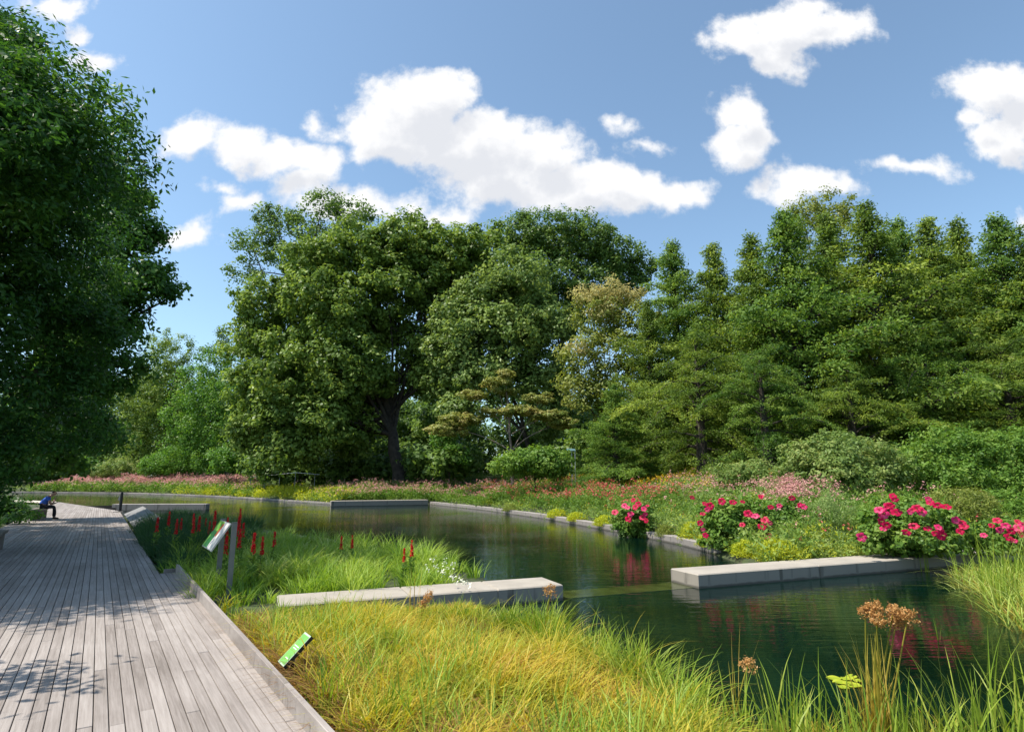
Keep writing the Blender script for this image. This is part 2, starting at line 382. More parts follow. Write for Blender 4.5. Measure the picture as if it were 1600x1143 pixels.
# ------------------------------------------------------------------ plan of the place
ZW, ZT = -.23, .02
d2 = np.array([math.sin(math.atan((155-800)/K)), math.cos(math.atan((155-800)/K))])   # deck direction
n2 = np.array([d2[1], -d2[0]])                                                        # to its right
DA = math.atan2(d2[1], d2[0])
def dk(s, l, z=0.): return Vector((d2[0]*s+n2[0]*l, d2[1]*s+n2[1]*l, z))
def xy(px, py, z=ZW): p = P(px, py, z); return (p.x, p.y)
BANK = [(-40,769.2),(70,769.6),(200,771),(285,774),(362,777.6),(517,788),(672,787.5),(759,797),(850,810),(960,830),(1060,850),(1128,868)]
bankw = [xy(*p) for p in BANK]
wF = P(880, 912.5, ZT); wA = P(522, 939, ZT)
e = (wF-wA).normalized(); eN = Vector((-e.y, e.x, 0))        # wall direction, and its back normal
WID = .82
wall_end = wF + e*16
bankw2 = bankw + [tuple((wF+eN*(WID+.05)+e*s)[:2]) for s in (5.2, 9, 14, 22)]
near = [(22., 4.0), (10., 4.1), (5., 4.2), (2.9, 4.3)] + [xy(*p) for p in ((1110,1120),(1050,1075),(960,1022),(850,988),(745,966),(640,963),(560,960))]
bed2 = [xy(*p) for p in ((765,912),(690,885),(560,853),(400,828),(240,804))]
dkside = [tuple(dk(37.9, 1.0)[:2])]
farl = [tuple(P(92, 784, 0)[:2]), tuple(P(0, 777, 0)[:2]), tuple(P(-60, 775, 0)[:2])]
w1cut = [tuple((wF-e*.0-eN*.0)[:2]), tuple((wF+eN*WID)[:2])]
POND = np.array(bankw2 + near + [tuple((wF-e*2.9)[:2]), tuple((wF-e*1.0+eN*WID*.5)[:2])] + bed2 + dkside + farl)
NB = len(bankw2)
def inpoly(x, y, poly):
    r = np.zeros(x.shape, bool); n = len(poly)
    for i in range(n):
        x1, y1 = poly[i]; x2, y2 = poly[(i+1) % n]
        c = ((y1 > y) != (y2 > y)) & (x < (x2-x1)*(y-y1)/(y2-y1+1e-12)+x1)
        r ^= c
    return r
def segd(x, y, a, b):
    ax, ay = a; bx, by = b; dx, dy = bx-ax, by-ay
    t = np.clip(((x-ax)*dx+(y-ay)*dy)/(dx*dx+dy*dy+1e-9), 0, 1)
    return np.hypot(x-ax-t*dx, y-ay-t*dy)
def gz(x, y):
    x = np.atleast_1d(np.asarray(x, float)); y = np.atleast_1d(np.asarray(y, float))
    ins = inpoly(x, y, POND); n = len(POND)
    db = np.full(x.shape, 1e9); dn = np.full(x.shape, 1e9)
    for i in range(n):
        dd = segd(x, y, POND[i], POND[(i+1) % n])
        if i < NB-1: db = np.minimum(db, dd)
        else: dn = np.minimum(dn, dd)
    dall = np.minimum(db, dn)
    wgt = np.clip((dn-db)/8+.5, 0, 1); wgt = wgt*wgt*(3-2*wgt)
    rise = np.where(db < 15, .135*db, 2.025+.035*(db-15)); rise = np.minimum(rise, 3.4)
    rise = rise*wgt
    out = -.12+rise+.05*np.sin(x*.7)*np.sin(y*.9)*np.clip(dall-1, 0, 1)
    inn = -.30-.9*np.clip(dall/1.5, 0, 1)
    return np.where(ins, inn, out)
def gz1(x, y): return float(gz(x, y)[0])

# ground sheet
def axis(lo, hi, core0, core1, step):
    c = list(np.arange(core0, core1, step)); s = step; v = core0
    left = []
    while v > lo: s *= 1.22; v -= s; left.append(v)
    s = step; v = c[-1]; right = []
    while v < hi: s *= 1.22; v += s; right.append(v)
    return np.array(left[::-1]+c+right)
gx = axis(-2500, 2500, -30, 22, .32); gy = axis(-300, 4000, 0, 52, .32)
X, Y = np.meshgrid(gx, gy); Zg = gz(X.ravel(), Y.ravel())
nx, ny = len(gx), len(gy)
idx = np.arange(nx*ny).reshape(ny, nx)
Fg = np.stack([idx[:-1, :-1], idx[:-1, 1:], idx[1:, 1:], idx[1:, :-1]], -1).reshape(-1, 4)
# lower the sheet under the boardwalk
Sx = X.ravel()*d2[0]+Y.ravel()*d2[1]; Lx = X.ravel()*n2[0]+Y.ravel()*n2[1]
Zg = np.where((Lx > -3.0) & (Lx < 1.6) & (Sx < 60) & (Sx > -6), np.minimum(Zg, -.25), Zg)
o = link('ground', npmesh('ground', np.stack([X.ravel(), Y.ravel(), Zg], 1), Fg), MT['ground']); o.data.shade_smooth(); tag(o, kind='structure')
q = Q(); q.add([(-120, 2, ZW), (30, 2, ZW), (30, 110, ZW), (-120, 110, ZW)], [[0, 1, 2, 3]])
tag(q.build('water', MT['water']), kind='structure')
# water sheet is trimmed by banks that stand above it

# ------------------------------------------------------------------ boardwalk
rg = np.random.default_rng(3)
farA = np.array(P(194, 799, 0)[:2]); farB = np.array(P(92, 784, 0)[:2])
def far_s(l):
    a = farA; b = farB-farA
    # solve a + t b = s d + l n
    A = np.array([[b[0], -d2[0]], [b[1], -d2[1]]]); r = np.array([l*n2[0]-a[0], l*n2[1]-a[1]])
    t, s_ = np.linalg.solve(A, r); return s_
PW, GAP = .090, .007
q = Q(); l = -2.75
while l < 1.37:
    s0 = -2.0-rg.uniform(0, 3)
    send = min(far_s(l), 60)
    if l > 1.12: send = 13.3
    while s0 < send:
        L_ = rg.choice([3.0, 3.6, 4.2, 4.8]); s1 = min(s0+L_, send)
        if s1-s0 > .1:
            z = rg.uniform(-.0025, .0025)
            q.box((s0+.0025, l, -.035+z), (s1-s0-.005, 0, 0), (0, PW, 0), (0, 0, .035), v=rg.uniform(), bev=.003)
        s0 = s1
    l += PW+GAP
deck = q.build('boardwalk', MT['deck'], mirror=True); deck.rotation_euler.z = DA; tag(deck, kind='structure')
# dark joists under the boards
q = Q()
for s0 in np.arange(-3, 50, .6): q.box((s0, -2.7, -.2), (.06, 0, 0), (0, 3.75, 0), (0, 0, .16))
q.box((-4, 1.33, -.3), (17.2, 0, 0), (0, .05, 0), (0, 0, .25)); q.box((13.35, 1.12, -.3), (25, 0, 0), (0, .05, 0), (0, 0, .255))
j = q.build('boardwalk_joists', MT['bark'], mirror=True); j.rotation_euler.z = DA; tag(j, kind='structure')
# kerb boards on the pond side
q = Q(); s0 = -3
for L_ in (3.4, 2.4, 2.4, 2.4, 2.4, 2.4, .9):
    q.box((s0+.003, 1.392, -.12), (L_-.006, 0, 0), (0, .045, 0), (0, 0, .265), v=rg.uniform(), bev=.005); s0 += L_
q.box((13.32, 1.2, -.1), (.05, 0, 0), (0, .23, 0), (0, 0, .16), v=.3)
k_ = q.build('kerb', MT['deck'], mirror=True); k_.rotation_euler.z = DA; tag(k_, kind='structure')
q = Q(); s0 = 9.0
while s0 < 26: q.box((s0, -2.98, -.1), (2.9, 0, 0), (0, .16, 0), (0, 0, .24), v=rg.uniform(), bev=.01); s0 += 2.92
k_ = q.build('kerb', MT['deck'], mirror=True); k_.rotation_euler.z = DA; tag(k_, kind='structure')
# pale path running off to the left beyond the boards
q = Q(); a = P(92, 784, 0); b = P(-60, 775.5, 0); c = P(-60, 779, 0); d_ = P(70, 786, 0)
q.add([tuple(Vector((v.x, v.y, -.02))) for v in (a, b, c, d_)], [[0, 1, 2, 3]]); q.add([(v.x, v.y, .02) for v in (a, b, c, d_)], [[0, 1, 2, 3]])
tag(q.build('path', MT['path']), kind='structure')

# ------------------------------------------------------------------ concrete walls and copings
def wall(label, p0, p1, back, wid, top, cuts, name='concrete_wall', m='concrete', bottom=-1.1):
    """p0->p1 front top edge"""
    dv = p1-p0; L_ = dv.length; u = dv/L_
    q = Q(); c = [0]+list(cuts)+[L_]
    for i in range(len(c)-1):
        o_ = p0+u*(c[i]+.006); o_ = Vector((o_.x, o_.y, bottom)); ln = c[i+1]-c[i]-.012
        q.box(o_, u*ln, back*wid, (0, 0, top-bottom), bev=.018)
        if i: 
            o2 = p0+u*(c[i]-.006)+back*.02; q.box((o2.x, o2.y, bottom), u*.012, back*(wid-.04), (0, 0, top-bottom-.03))
    ob = q.build(name, MT[m]); tag(ob, label, 'wall'); return ob
seg1 = [( (P(px, py, ZT)-wF).length ) for px, py in ((778, 920), (642, 930))]
L1 = 4.45
wall('pale concrete wall with square end reaching from the sedges into the near pond', wF-e*L1, wF, eN, WID, ZT, [L1-2.6 if 0 else L1-seg1[1], L1-seg1[0]])
w2a = P(1082, 895, ZT); s2 = (w2a-wF).dot(e); w2a = wF+e*s2
wall('pale concrete wall in the pond in front of the crimson hibiscus, at right', w2a, w2a+e*12, eN, WID, ZT, [3.05, 6.1, 9.1])
# the sunken stretch between them
q = Q(); a = wF+e*.01+eN*.1
q.box((a.x, a.y, -1.0), e*(s2-.02), eN*(WID-.2), (0, 0, 1.0+ZW+.004))
tag(q.build('sunken_wall', MT['algae']), 'algae covered wall top just awash between the two near concrete walls', 'wall')
pa = P(517, 791, ZW); pb = P(669, 788.5, ZW)
pa = Vector((pa.x, pa.y, .2)); pb = Vector((pb.x, pb.y, .2)); u = (pb-pa).normalized()
wall('small far concrete wall at the head of the pond below the big oak', pa, pb, Vector((-u.y, u.x, 0)), .7, .17, [4.0])
pa = P(205, 797.5, ZW); pb = P(321, 797, ZW); pa.z = pb.z = .18; u = (pb-pa).normalized()
wall('shaded concrete wall across the pond behind the red flower spikes', pa-u*1.2, pb, Vector((-u.y, u.x, 0)), .6, .18, [2.6], m='coping')

def coping(label, pts, top):
    q = Q()
    for i in range(len(pts)-1):
        a = Vector((*pts[i], 0)); b = Vector((*pts[i+1], 0)); L_ = (b-a).length; u = (b-a)/L_; nn = Vector((-u.y, u.x, 0))
        n = max(1, int(L_/2.4))
        for k in range(n):
            o_ = a+u*(L_*k/n+.006)-nn*.02
            q.box((o_.x, o_.y, -1.0), u*(L_/n-.012), nn*.34, (0, 0, 1.0+top+.002*(k % 3)), bev=.012)
    tag(q.build('stone_coping', MT['coping']), label, 'coping')
coping('long low stone edging of the pond along the hibiscus bank on the right', bankw[6:], -.02)
coping('far low stone edging of the pond under the pink flowers at the left', bankw[:6], -.07)

# ------------------------------------------------------------------ signs, bollard, benches
d3 = Vector((d2[0], d2[1], 0)); n3 = Vector((n2[0], n2[1], 0)); UP = Vector((0, 0, 1))
def slope_panel(q, o_, wv, tv, th, **k):        # slab with lower near corner o_, width wv, tilt tv
    nn = wv.cross(tv).normalized()*th; q.box(o_, wv, tv, nn, **k)
# tall sign
near_top = D(363, 818, 9.75)
root = empty('garden_sign', (near_top.x, near_top.y, -.12), 'tall tilted garden sign with green and white panel on two steel posts', 'sign')
def rel(v, r=root): return Vector(v)-Vector(r.location)
WS, a_, b_ = .98, .26, .42
tv = n3*a_+UP*b_
lo = near_top-tv+d3*.02
nrm = (-(d3.cross(tv))).normalized()
if nrm.z < 0: nrm = -nrm
def pane(q, u0, u1, t0, t1, lift, th):
    o_ = lo+d3*(WS*u0)+tv*t0+nrm*lift
    q.box(rel(o_), d3*(WS*(u1-u0)), tv*(t1-t0), nrm*th)
q = Q(); pane(q, 0, 1, 0, 1, 0, .018); pn = q.build('panel', MT['steel_pale'], root)
for nm, u0, u1, t0, t1, m, lf in (('text_field', .03, .97, .03, .97, 'panel_white', .0205), ('picture', .52, .97, .03, .62, 'panel_dkgreen', .023), ('picture', .45, .97, .62, .97, 'panel_green', .023), ('picture', .40, .52, .45, .9, 'panel_red', .0255), ('picture', .86, .97, .03, .45, 'panel_green', .0255)):
    q = Q(); pane(q, u0, u1, t0, t1, lf, .0025); q.build(nm, MT[m], pn)
for k, ls in ((0, -.07), (1, WS+.01)):
    q = Q(); o_ = near_top+d3*ls+n3*(-.01); zt = near_top.z+.02
    q.box(rel((o_.x, o_.y, -.3)), d3*.06, n3*.075, (0, 0, zt+.3), bev=.004)
    q.box(rel((o_.x-.002, o_.y-.002, zt+.001)), d3*.066, n3*.081, (0, 0, .006))
    q.build('post', MT['steel'], root)
# little plant label
nt_ = D(487, 993.5, 5.75)
root = empty('plant_label', (nt_.x, nt_.y, -.12), 'small green plant label on a dark stake among golden sedges', 'sign')
WS = .2; tv = n3*.235+UP*.225; lo = nt_-tv
nrm = d3.cross(tv).normalized(); nrm = nrm if nrm.z > 0 else -nrm
def pane2(q, u0, u1, t0, t1, lift, th):
    o_ = lo+d3*(WS*u0)+tv*t0+nrm*lift; q.box(Vector(o_)-Vector(root.location), d3*(WS*(u1-u0)), tv*(t1-t0), nrm*th)
q = Q(); pane2(q, 0, 1, 0, 1, -.03, .03); pn = q.build('backing', MT['dark_metal'], root)
q = Q(); pane2(q, .02, .98, .01, .99, .001, .003); pn = q.build('plate', MT['mintpale'], root)
q = Q(); pane2(q, .07, .93, .05, .94, .0045, .0015); q.build('green_field', MT['mint'], pn)
for t0, u0, u1 in ((.57, .15, .8), (.50, .2, .7), (.2, .2, .6)): q = Q(); pane2(q, u0, u1, t0, t0+.025, .0065, .001); q.build('print', MT['panel_white'], pn)
q = Q(); c = lo+d3*WS*.5+tv*.42-nrm*.015-Vector(root.location)
q.box((c.x-.012, c.y-.012, -.25), (.024, 0, 0), (0, .024, 0), (0, 0, c.z+.22)); q.build('stake', MT['dark_metal'], root)
# distant sign near the round shrub
f0 = D(893, 702, 40); r0 = empty('garden_sign', (f0.x, f0.y, gz1(f0.x, f0.y)), 'distant pale blue garden sign on two thin posts beside a round shrub', 'sign')
q = Q(); zz = f0.z-r0.location.z
q.box((-.3, -.1, zz-.1), (.6, .12, 0), (-.06, .25, .14), (0, -.02, .03)); q.build('panel', flat_mat('blue_grey_panel', (.10,.18,.2), .4), r0)
for x in (-.02, .2):
    q = Q(); q.box((x, 0, -.3), (.05, 0, 0), (0, .05, 0), (0, 0, zz+.25)); q.build('post', MT['steel_pale'], r0)
# long low tilted slab at the boardwalk edge
s_a = 24.2; 
r0 = empty('slanted_panel', dk(s_a, 1.22), 'long low slanted grey panel along the far boardwalk edge', 'panel', rz=DA)
def dl(s, l, z): return Vector((s, l, z))
# local axes: x along deck, y to the LEFT -> right is -y
r0.location = dk(s_a, 1.22, 0)
q = Q(); q.box((0, 0, .0), (11.2, 0, 0), (0, -.75, .36), (0, .02, .05)); sp_ = q.build('slab', flat_mat('dull_grey_slab', (.17,.165,.16), .85), r0)
for x, w_ in ((0, .12), (2.5, .06)): q = Q(); q.box((x, -.0, .056), (w_, 0, 0), (0, -.75, .36), (0, .001, .006)); q.build('trim', MT['coping'], sp_)
for x in (1.5, 5.5, 9.5): q = Q(); q.box((x, -.66, -.8), (.1, 0, 0), (0, .08, 0), (0, 0, 1.05)); q.build('support', MT['steel'], r0)
# dark bollard
b0 = P(187, 799.5, 0); r0 = empty('bollard', (b0.x, b0.y, 0), 'dark slim post at the far corner of the boardwalk', 'post')
q = Q(); q.tube([(0,0,0.02),(0,0,1.0),(0,0,1.06)], [.075,.07,.05], 12); q.build('shaft', MT['dark_metal'], r0)
q = Q(); q.box((-.28,-.14,.004), (.56,0,0), (0,.28,0), (0,0,.03), bev=.008); q.build('base_plate', MT['dark_metal'], r0)
q = Q(); q.box((-.17,-.03,.62), (.1,0,0), (0,.05,0), (.06,0,.22)); q.build('bracket', MT['steel'], r0)
# benches
def bench(label, loc, L_, rz):
    r0 = empty('bench', loc, label, 'bench', rz=rz)
    q = Q()
    for k in range(4): q.box((0, -.25+k*.128, .40), (L_, 0, 0), (0, .118, 0), (0, 0, .06), v=rg.uniform(), bev=.006)
    q.build('seat', MT['bench'], r0)
    for x in (.12, L_-.5):
        q = Q(); q.box((x, -.2, .0), (.38, 0, 0), (0, .42, 0), (0, 0, .395), bev=.01); q.build('leg', MT['bench'], r0)
    return r0
bp_ = P(72, 811, 0)
sB = bp_.x*d2[0]+bp_.y*d2[1]; lB = bp_.x*n2[0]+bp_.y*n2[1]
bench1 = bench('dark wooden bench under the man in blue, beside the far boardwalk', dk(sB-.7, lB-.28, 0), 2.4, DA)
bn = P(6, 858, 0); sN = bn.x*d2[0]+bn.y*d2[1]; lN = bn.x*n2[0]+bn.y*n2[1]
bench('near wooden bench cut by the left picture edge, beside the boardwalk', dk(sN-2.0, lN-.25, 0), 2.4, DA)

# ------------------------------------------------------------------ the seated man
def skin(name, chains, m, parent, sub=2):
    """chains: list of lists of (x,y,z,r); first vertex of the first chain is root"""
    me = bpy.data.meshes.new(name); V = []; E = []; Rr = []
    key = {}
    for ch in chains:
        prev = None
        for (x, y, z, r) in ch:
            kk = (round(x, 4), round(y, 4), round(z, 4))
            if kk not in key: key[kk] = len(V); V.append((x, y, z)); Rr.append(r)
            i = key[kk]
            if prev is not None: E.append((prev, i))
            prev = i
    me.from_pydata(V, E, []); ob = bpy.data.objects.new(name, me); COL.objects.link(ob)
    md = ob.modifiers.new('s', 'SKIN'); 
    sv = me.skin_vertices[0].data
    for i, r in enumerate(Rr): sv[i].radius = (r, r)
    sv[0].use_root = True
    if sub: ob.modifiers.new('d', 'SUBSURF').levels = sub; ob.modifiers['d'].render_levels = sub
    dg = bpy.context.evaluated_depsgraph_get(); me2 = bpy.data.meshes.new_from_object(ob.evaluated_get(dg))
    bpy.data.objects.remove(ob); me2.name = name
    me2.shade_smooth(); me2.materials.clear()
    return link(name, me2, m, parent)
pr = dk(sB, lB-.22, 0)
man = empty('person', pr, 'man in a blue shirt and dark trousers sitting hunched on the far bench', 'person', rz=math.atan2(n2[1], n2[0]))
# local x = towards the pond (facing), y = left of him, z up
hd = (.40, .0, 1.06)
body = skin('body', [
 [(0,0,.56,.12),(.06,0,.72,.125),(.15,0,.88,.14),(.22,0,.98,.085),(.28,0,1.03,.055),(.34,0,1.07,.075),(.37,0,1.12,.095),(.385,0,1.17,.082),(.38,0,1.205,.05)],
 [(.37,0,1.12,.095),(.43,0,1.06,.05)],[(.37,0,1.12,.095),(.475,0,1.11,.018)],[(.37,0,1.12,.095),(.36,.085,1.11,.018)],[(.37,0,1.12,.095),(.36,-.085,1.11,.018)],
 [(.15,0,.88,.14),(.19,.18,.90,.065),(.24,.23,.76,.05),(.30,.22,.64,.042),(.42,.12,.68,.034),(.50,.05,.72,.026),(.545,.03,.735,.022)],
 [(.15,0,.88,.14),(.19,-.18,.90,.065),(.27,-.22,.78,.05),(.36,-.2,.66,.042),(.42,-.12,.80,.034),(.44,-.06,.93,.026),(.445,-.045,.965,.022)],
 [(0,0,.56,.12),(.05,.1,.54,.085),(.25,.12,.54,.07),(.44,.13,.53,.06),(.46,.13,.3,.045),(.45,.13,.09,.035),(.56,.14,.05,.03)],
 [(0,0,.56,.12),(.05,-.1,.54,.085),(.25,-.12,.54,.07),(.44,-.13,.53,.06),(.50,-.13,.3,.045),(.50,-.13,.09,.035),(.61,-.14,.05,.03)]], MT['skin'], man)
skin('shirt', [
 [(0,0,.60,.155),(.06,0,.73,.155),(.15,0,.89,.165),(.21,0,.965,.10)],
 [(.15,0,.89,.165),(.19,.19,.90,.085),(.24,.235,.77,.07)],
 [(.15,0,.89,.165),(.19,-.19,.90,.085),(.26,-.225,.79,.07)]], MT['shirt'], man)
skin('trousers', [
 [(-.01,0,.555,.145),(.05,.1,.545,.10),(.25,.12,.545,.088),(.44,.13,.535,.075),(.46,.13,.3,.06),(.45,.13,.10,.052)],
 [(-.01,0,.555,.145),(.05,-.1,.545,.10),(.25,-.12,.545,.088),(.44,-.13,.535,.075),(.50,-.13,.3,.06),(.50,-.13,.10,.052)]], MT['trousers'], man)
for (x, y) in ((.45, .13), (.50, -.13)):
    skin('shoe', [[(x-.03,y,.05,.045),(x+.08,y,.045,.045),(x+.17,y,.035,.032)]], MT['shoe'], man)
skin('hair', [[(.33,0,1.13,.085),(.355,0,1.175,.09),(.39,0,1.20,.07)]], MT['hair'], man)
for hx, hy, hz, dv in ((.545,.03,.735,(.05,.0,-.01)), (.445,-.045,.965,(.01,.0,.05))):
    for k in range(5):
        o_ = (k-2)*.016; skin('finger', [[(hx,hy+o_,hz,.008),(hx+dv[0]*.6,hy+o_,hz+dv[2]*.6,.0075),(hx+dv[0]*(1+.2*(k%3)),hy+o_*.8,hz+dv[2]*(1+.2*(k%3))-.01,.006)]], MT['skin'], body, 1)

# ------------------------------------------------------------------ trees
def limbs(rg, base, top, tr, ends, m, parent, wig=.25):
    q = Q(); base = np.array(base, float); top = np.array(top, float)
    n = 7; t = np.linspace(0, 1, n)[:, None]; pts = base*(1-t)+top*t; pts[1:-1, :2] += rg.normal(0, wig*tr*1.5, (n-2, 2))
    rad = tr*(1-.6*t[:, 0]); rad[0] *= 1.35
    q.tube(pts, rad, 10)
    for en in ends:
        en = np.array(en, float); k = rg.integers(3, n)
        st = pts[k]; mid = (st+en)/2+np.array([0, 0, .08*np.linalg.norm(en-st)])+rg.normal(0, .05*np.linalg.norm(en-st), 3)
        r_ = rad[k]*.42
        ts = np.linspace(0, 1, 7)[:, None]; c = (1-ts)**2*st+2*ts*(1-ts)*mid+ts**2*en
        q.tube(c, r_*(1-.8*ts[:, 0])+.01, 6)
        for _ in range(3):
            j = rg.integers(3, 6); p0 = c[j]; p1 = p0+rdir(rg, 1)[0]*np.linalg.norm(en-st)*.16+np.array([0, 0, .05]); q.tube([p0, (p0+p1)/2+rg.normal(0, .1, 3), p1], [r_*.35, r_*.22, .012], 5)
    return q.build('trunk', m, parent, smooth=True)
def foliage_pts(rg, lobes, rc, nl, fill=.35, flat=.75, cov=1.5):
    """leaf centres in clumps over ellipsoidal lobes; returns points, per-leaf value, outward"""
    PT = []; VV = []; OUT = []
    for (cx, cy, cz, rx, ry, rz) in lobes:
        A = 4*math.pi*((rx*ry)**1.6/3+(rx*rz)**1.6/3+(ry*rz)**1.6/3)**(1/1.6)
        nc = max(6, int(A/(rc*rc*math.pi)*cov)); ni = int(nc*fill)
        dr = rdir(rg, nc+ni)
        rr = np.concatenate([rg.uniform(.80, 1.06, nc), rg.uniform(.2, .75, ni)])
        rr = rr*(1+.16*np.sin(dr[:, 0]*5+cx)*np.sin(dr[:, 1]*6+cy)*np.cos(dr[:, 2]*4+cz))
        cen = np.array([cx, cy, cz])+dr*rr[:, None]*np.array([rx, ry, rz])
        cr = rc*rg.uniform(.55, 1.3, nc+ni); val = np.clip(rg.normal(.5, .2, nc+ni), 0, 1)
        k = np.repeat(np.arange(nc+ni), nl)
        g_ = unit(rg.normal(size=(len(k), 3)))*(rg.uniform(0, 1, len(k))**.45)[:, None]
        g_[:, 2] = g_[:, 2]*flat+.1
        PT.append(cen[k]+g_*cr[k][:, None]); VV.append(np.clip(val[k]+rg.normal(0, .2, len(k)), 0, 1)); OUT.append(unit(.45*dr[k]+1.1*unit(g_)))
    return np.vstack(PT), np.concatenate(VV), np.vstack(OUT)
def leafmesh(name, rg, PT, VV, L, W, m, parent, up=.5, along=None, droop=.2):
    V = cards(rg, PT, L, W, up, None, droop, along)
    me = npmesh(name, V, quads(len(PT)), np.repeat(VV, 4)); return link(name, me, m, parent)
def LB(px, py, Yd, r, ry=None, dz=None):           # lobe seen at px,py with radius r px
    p = D(px, py, Yd); rr = r/K*Yd; return (p.x, p.y, p.z, rr, (dz or rr), (ry/K*Yd if ry else rr*.88))
def tree(name, label, base, lobes, m, seed, rc=1., nl=55, leaf=(.3, .17), tr=.4, bark='bark', cat='tree', fork=.45, extra=None, group=None, fill=.35, droop=.2, up=.5, cov=1.5, flat=.75):
    rg = np.random.default_rng(seed); bx, by = base[0], base[1]; bz = gz1(bx, by) if len(base) < 3 else base[2]
    r0 = empty(name, (bx, by, bz-.1), label, cat, group)
    o3 = np.array([bx, by, bz-.1])
    lb = [(l[0]-o3[0], l[1]-o3[1], l[2]-o3[2], *l[3:]) for l in lobes]
    PT, VV, OUT = foliage_pts(rg, lb, rc, nl, fill=fill, cov=cov, flat=flat)
    keep = PT[:, 2] > .05; PT, VV, OUT = PT[keep], VV[keep], OUT[keep]
    leafmesh('crown' if cat == 'tree' else 'foliage', rg, PT, VV, leaf[0], leaf[1], MT[m], r0, up, OUT, droop)
    cen = np.mean([l[:3] for l in lb], 0); zt = max(l[2] for l in lb)
    top = (cen[0]*.6, cen[1]*.6, zt*fork+.5*fork*cen[2]*0+.1)
    limbs(rg, (0, 0, -.2), top, tr, [l[:3] for l in lb], MT[bark], r0)
    return r0

# near left tree A (leans over the boardwalk) and tree B behind it
A_l = [LB(-70,30,13,120),LB(-5,60,14.5,62),LB(45,80,14.5,50,60),LB(30,160,14.5,85),LB(72,215,15,60,60),LB(-20,260,13.5,130),LB(50,330,15,92),LB(92,400,16,82),LB(10,430,14,110),LB(-80,500,12.5,130),
       LB(90,500,15.5,95,75),LB(40,590,15,85,70),LB(120,590,16,60,55),LB(-40,640,14,90),LB(40,690,15.5,55,50),LB(-20,720,15,50,50),LB(5,748,17,30,24),LB(-40,765,16,45,40),LB(165,520,16,48,40),LB(130,660,17,50,45)]
off = [(-11.2,9.6,7.8,2.6,2.3,1.9),(-12.8,11.5,9.5,2.8,2.6,2.2),(-10.0,11.6,9.0,1.9,1.9,1.6),(-14.5,9.4,8.0,2.6,2.4,2.2),(-11.5,7.6,5.6,1.9,1.7,1.3),(-13.0,7.4,8.0,2.6,2.2,2.0),(-15,8.5,10,2.8,2.6,2.2),(-6.9,4.9,3.5,.75,.5,.3),(-13.5,8.9,8,2.2,2.0,1.5),(-15.5,11,8.5,2.6,2.4,1.8),(-17.5,13.5,8.5,2.6,2.4,1.8),(-19.5,16,8.5,2.6,2.4,1.8),(-21,18.5,8,2.6,2.6,1.8),(-12.2,11.9,10,2.0,1.8,1.6),(-14.4,14.3,10.5,2.0,2,1.6),(-24,20,9,3,3,2),(-13.5,14,10.5,3,3,2.4),(-17,18,9,4,4,3),(-16,12,5.5,3,3,2.4)]
A_l = [(*l[:3], l[3]*.84, l[4]*.84, l[5]*.9) for l in A_l]
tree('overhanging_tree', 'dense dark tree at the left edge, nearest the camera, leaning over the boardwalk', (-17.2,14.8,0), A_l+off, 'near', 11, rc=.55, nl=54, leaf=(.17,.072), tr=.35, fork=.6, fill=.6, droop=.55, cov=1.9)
B_l = [LB(150,262,24,40),LB(200,305,24,46),LB(170,360,24,75),LB(225,372,24,42,38),LB(245,430,24.5,34,30),LB(272,462,24.5,22,26),LB(200,440,24,60),LB(150,470,24,70),LB(195,510,24.5,50,40),LB(120,540,24,75),LB(150,600,25,62,48),LB(215,570,25,30,26),LB(90,650,25,75),LB(160,680,26,40,34),LB(60,700,26,50),LB(120,720,27,30,26)]
B_l = [(*l[:3], l[3]*.84, l[4]*.84, l[5]*.8) for l in B_l]
tree('layered_maple', 'tall maple with star leaved layered boughs behind the overhanging left tree', (-23.5,25.5,0), B_l, 'maple', 12, rc=.6, nl=50, leaf=(.22,.15), tr=.38, fork=.6, fill=.6, droop=.3, cov=1.8)

# centre oaks
O = lambda *a: LB(*a)
oak1 = [O(560,395,57,62),O(490,420,57,58),O(630,385,58,58),O(430,480,57,55),O(515,485,55,72),O(600,450,56,60),O(690,400,58,58),O(680,455,58,45),O(740,400,58,50),O(400,540,57,48),O(455,570,55,66),O(545,570,54,62),O(400,610,56,46),O(450,650,55,55),O(520,650,54,52),O(395,670,56,40),O(470,700,55,40,28),O(585,590,55,34),O(680,590,56,38),O(720,540,57,38),O(660,545,58,40),O(575,520,58,44),O(690,505,59,40),O(440,700,54,34,30),O(505,610,57,50),O(550,680,58,40,34),O(690,560,59,46),O(650,600,60,34,26),O(600,510,60,44),O(720,470,60,44),O(560,620,60,46)]
pO = D(628, 735, 58)
tree('spreading_oak', 'huge spreading oak with thick dark forked trunk at the centre', (pO.x, pO.y), oak1, 'oak', 21, rc=.95, nl=50, leaf=(.44,.26), tr=.72, fork=.40, fill=.6, cov=1.9)
oak2 = [O(430,350,70,32,28),O(395,385,70,36,30),O(385,425,70,28,20),O(450,385,70,45),O(500,340,70,44),O(545,335,70,38,26),O(425,332,70,13,13),O(507,312,70,20,12),O(580,340,70,18,14)]
p = D(470, 720, 71)
tree('tall_oak', 'taller oak whose open crown rises behind the left shoulder of the spreading oak', (p.x, p.y), oak2, 'oak_dark', 22, rc=1.15, nl=50, leaf=(.4,.24), tr=.6, fork=.7, fill=.15, cov=1.25)
oak3 = [O(850,370,68,56,46),O(800,375,68,42),O(910,385,68,56),O(960,405,68,44,34),O(1000,420,68,26,24),O(850,450,67,70),O(930,460,68,55),O(800,460,67,50),O(990,450,68,25,20)]
p = D(852, 725, 68)
tree('round_oak', 'broad round topped oak behind, right of the spreading oak', (p.x, p.y), oak3, 'oak_dark', 23, rc=1.1, nl=56, leaf=(.4,.24), tr=.6, fork=.6, fill=.45, cov=1.8)
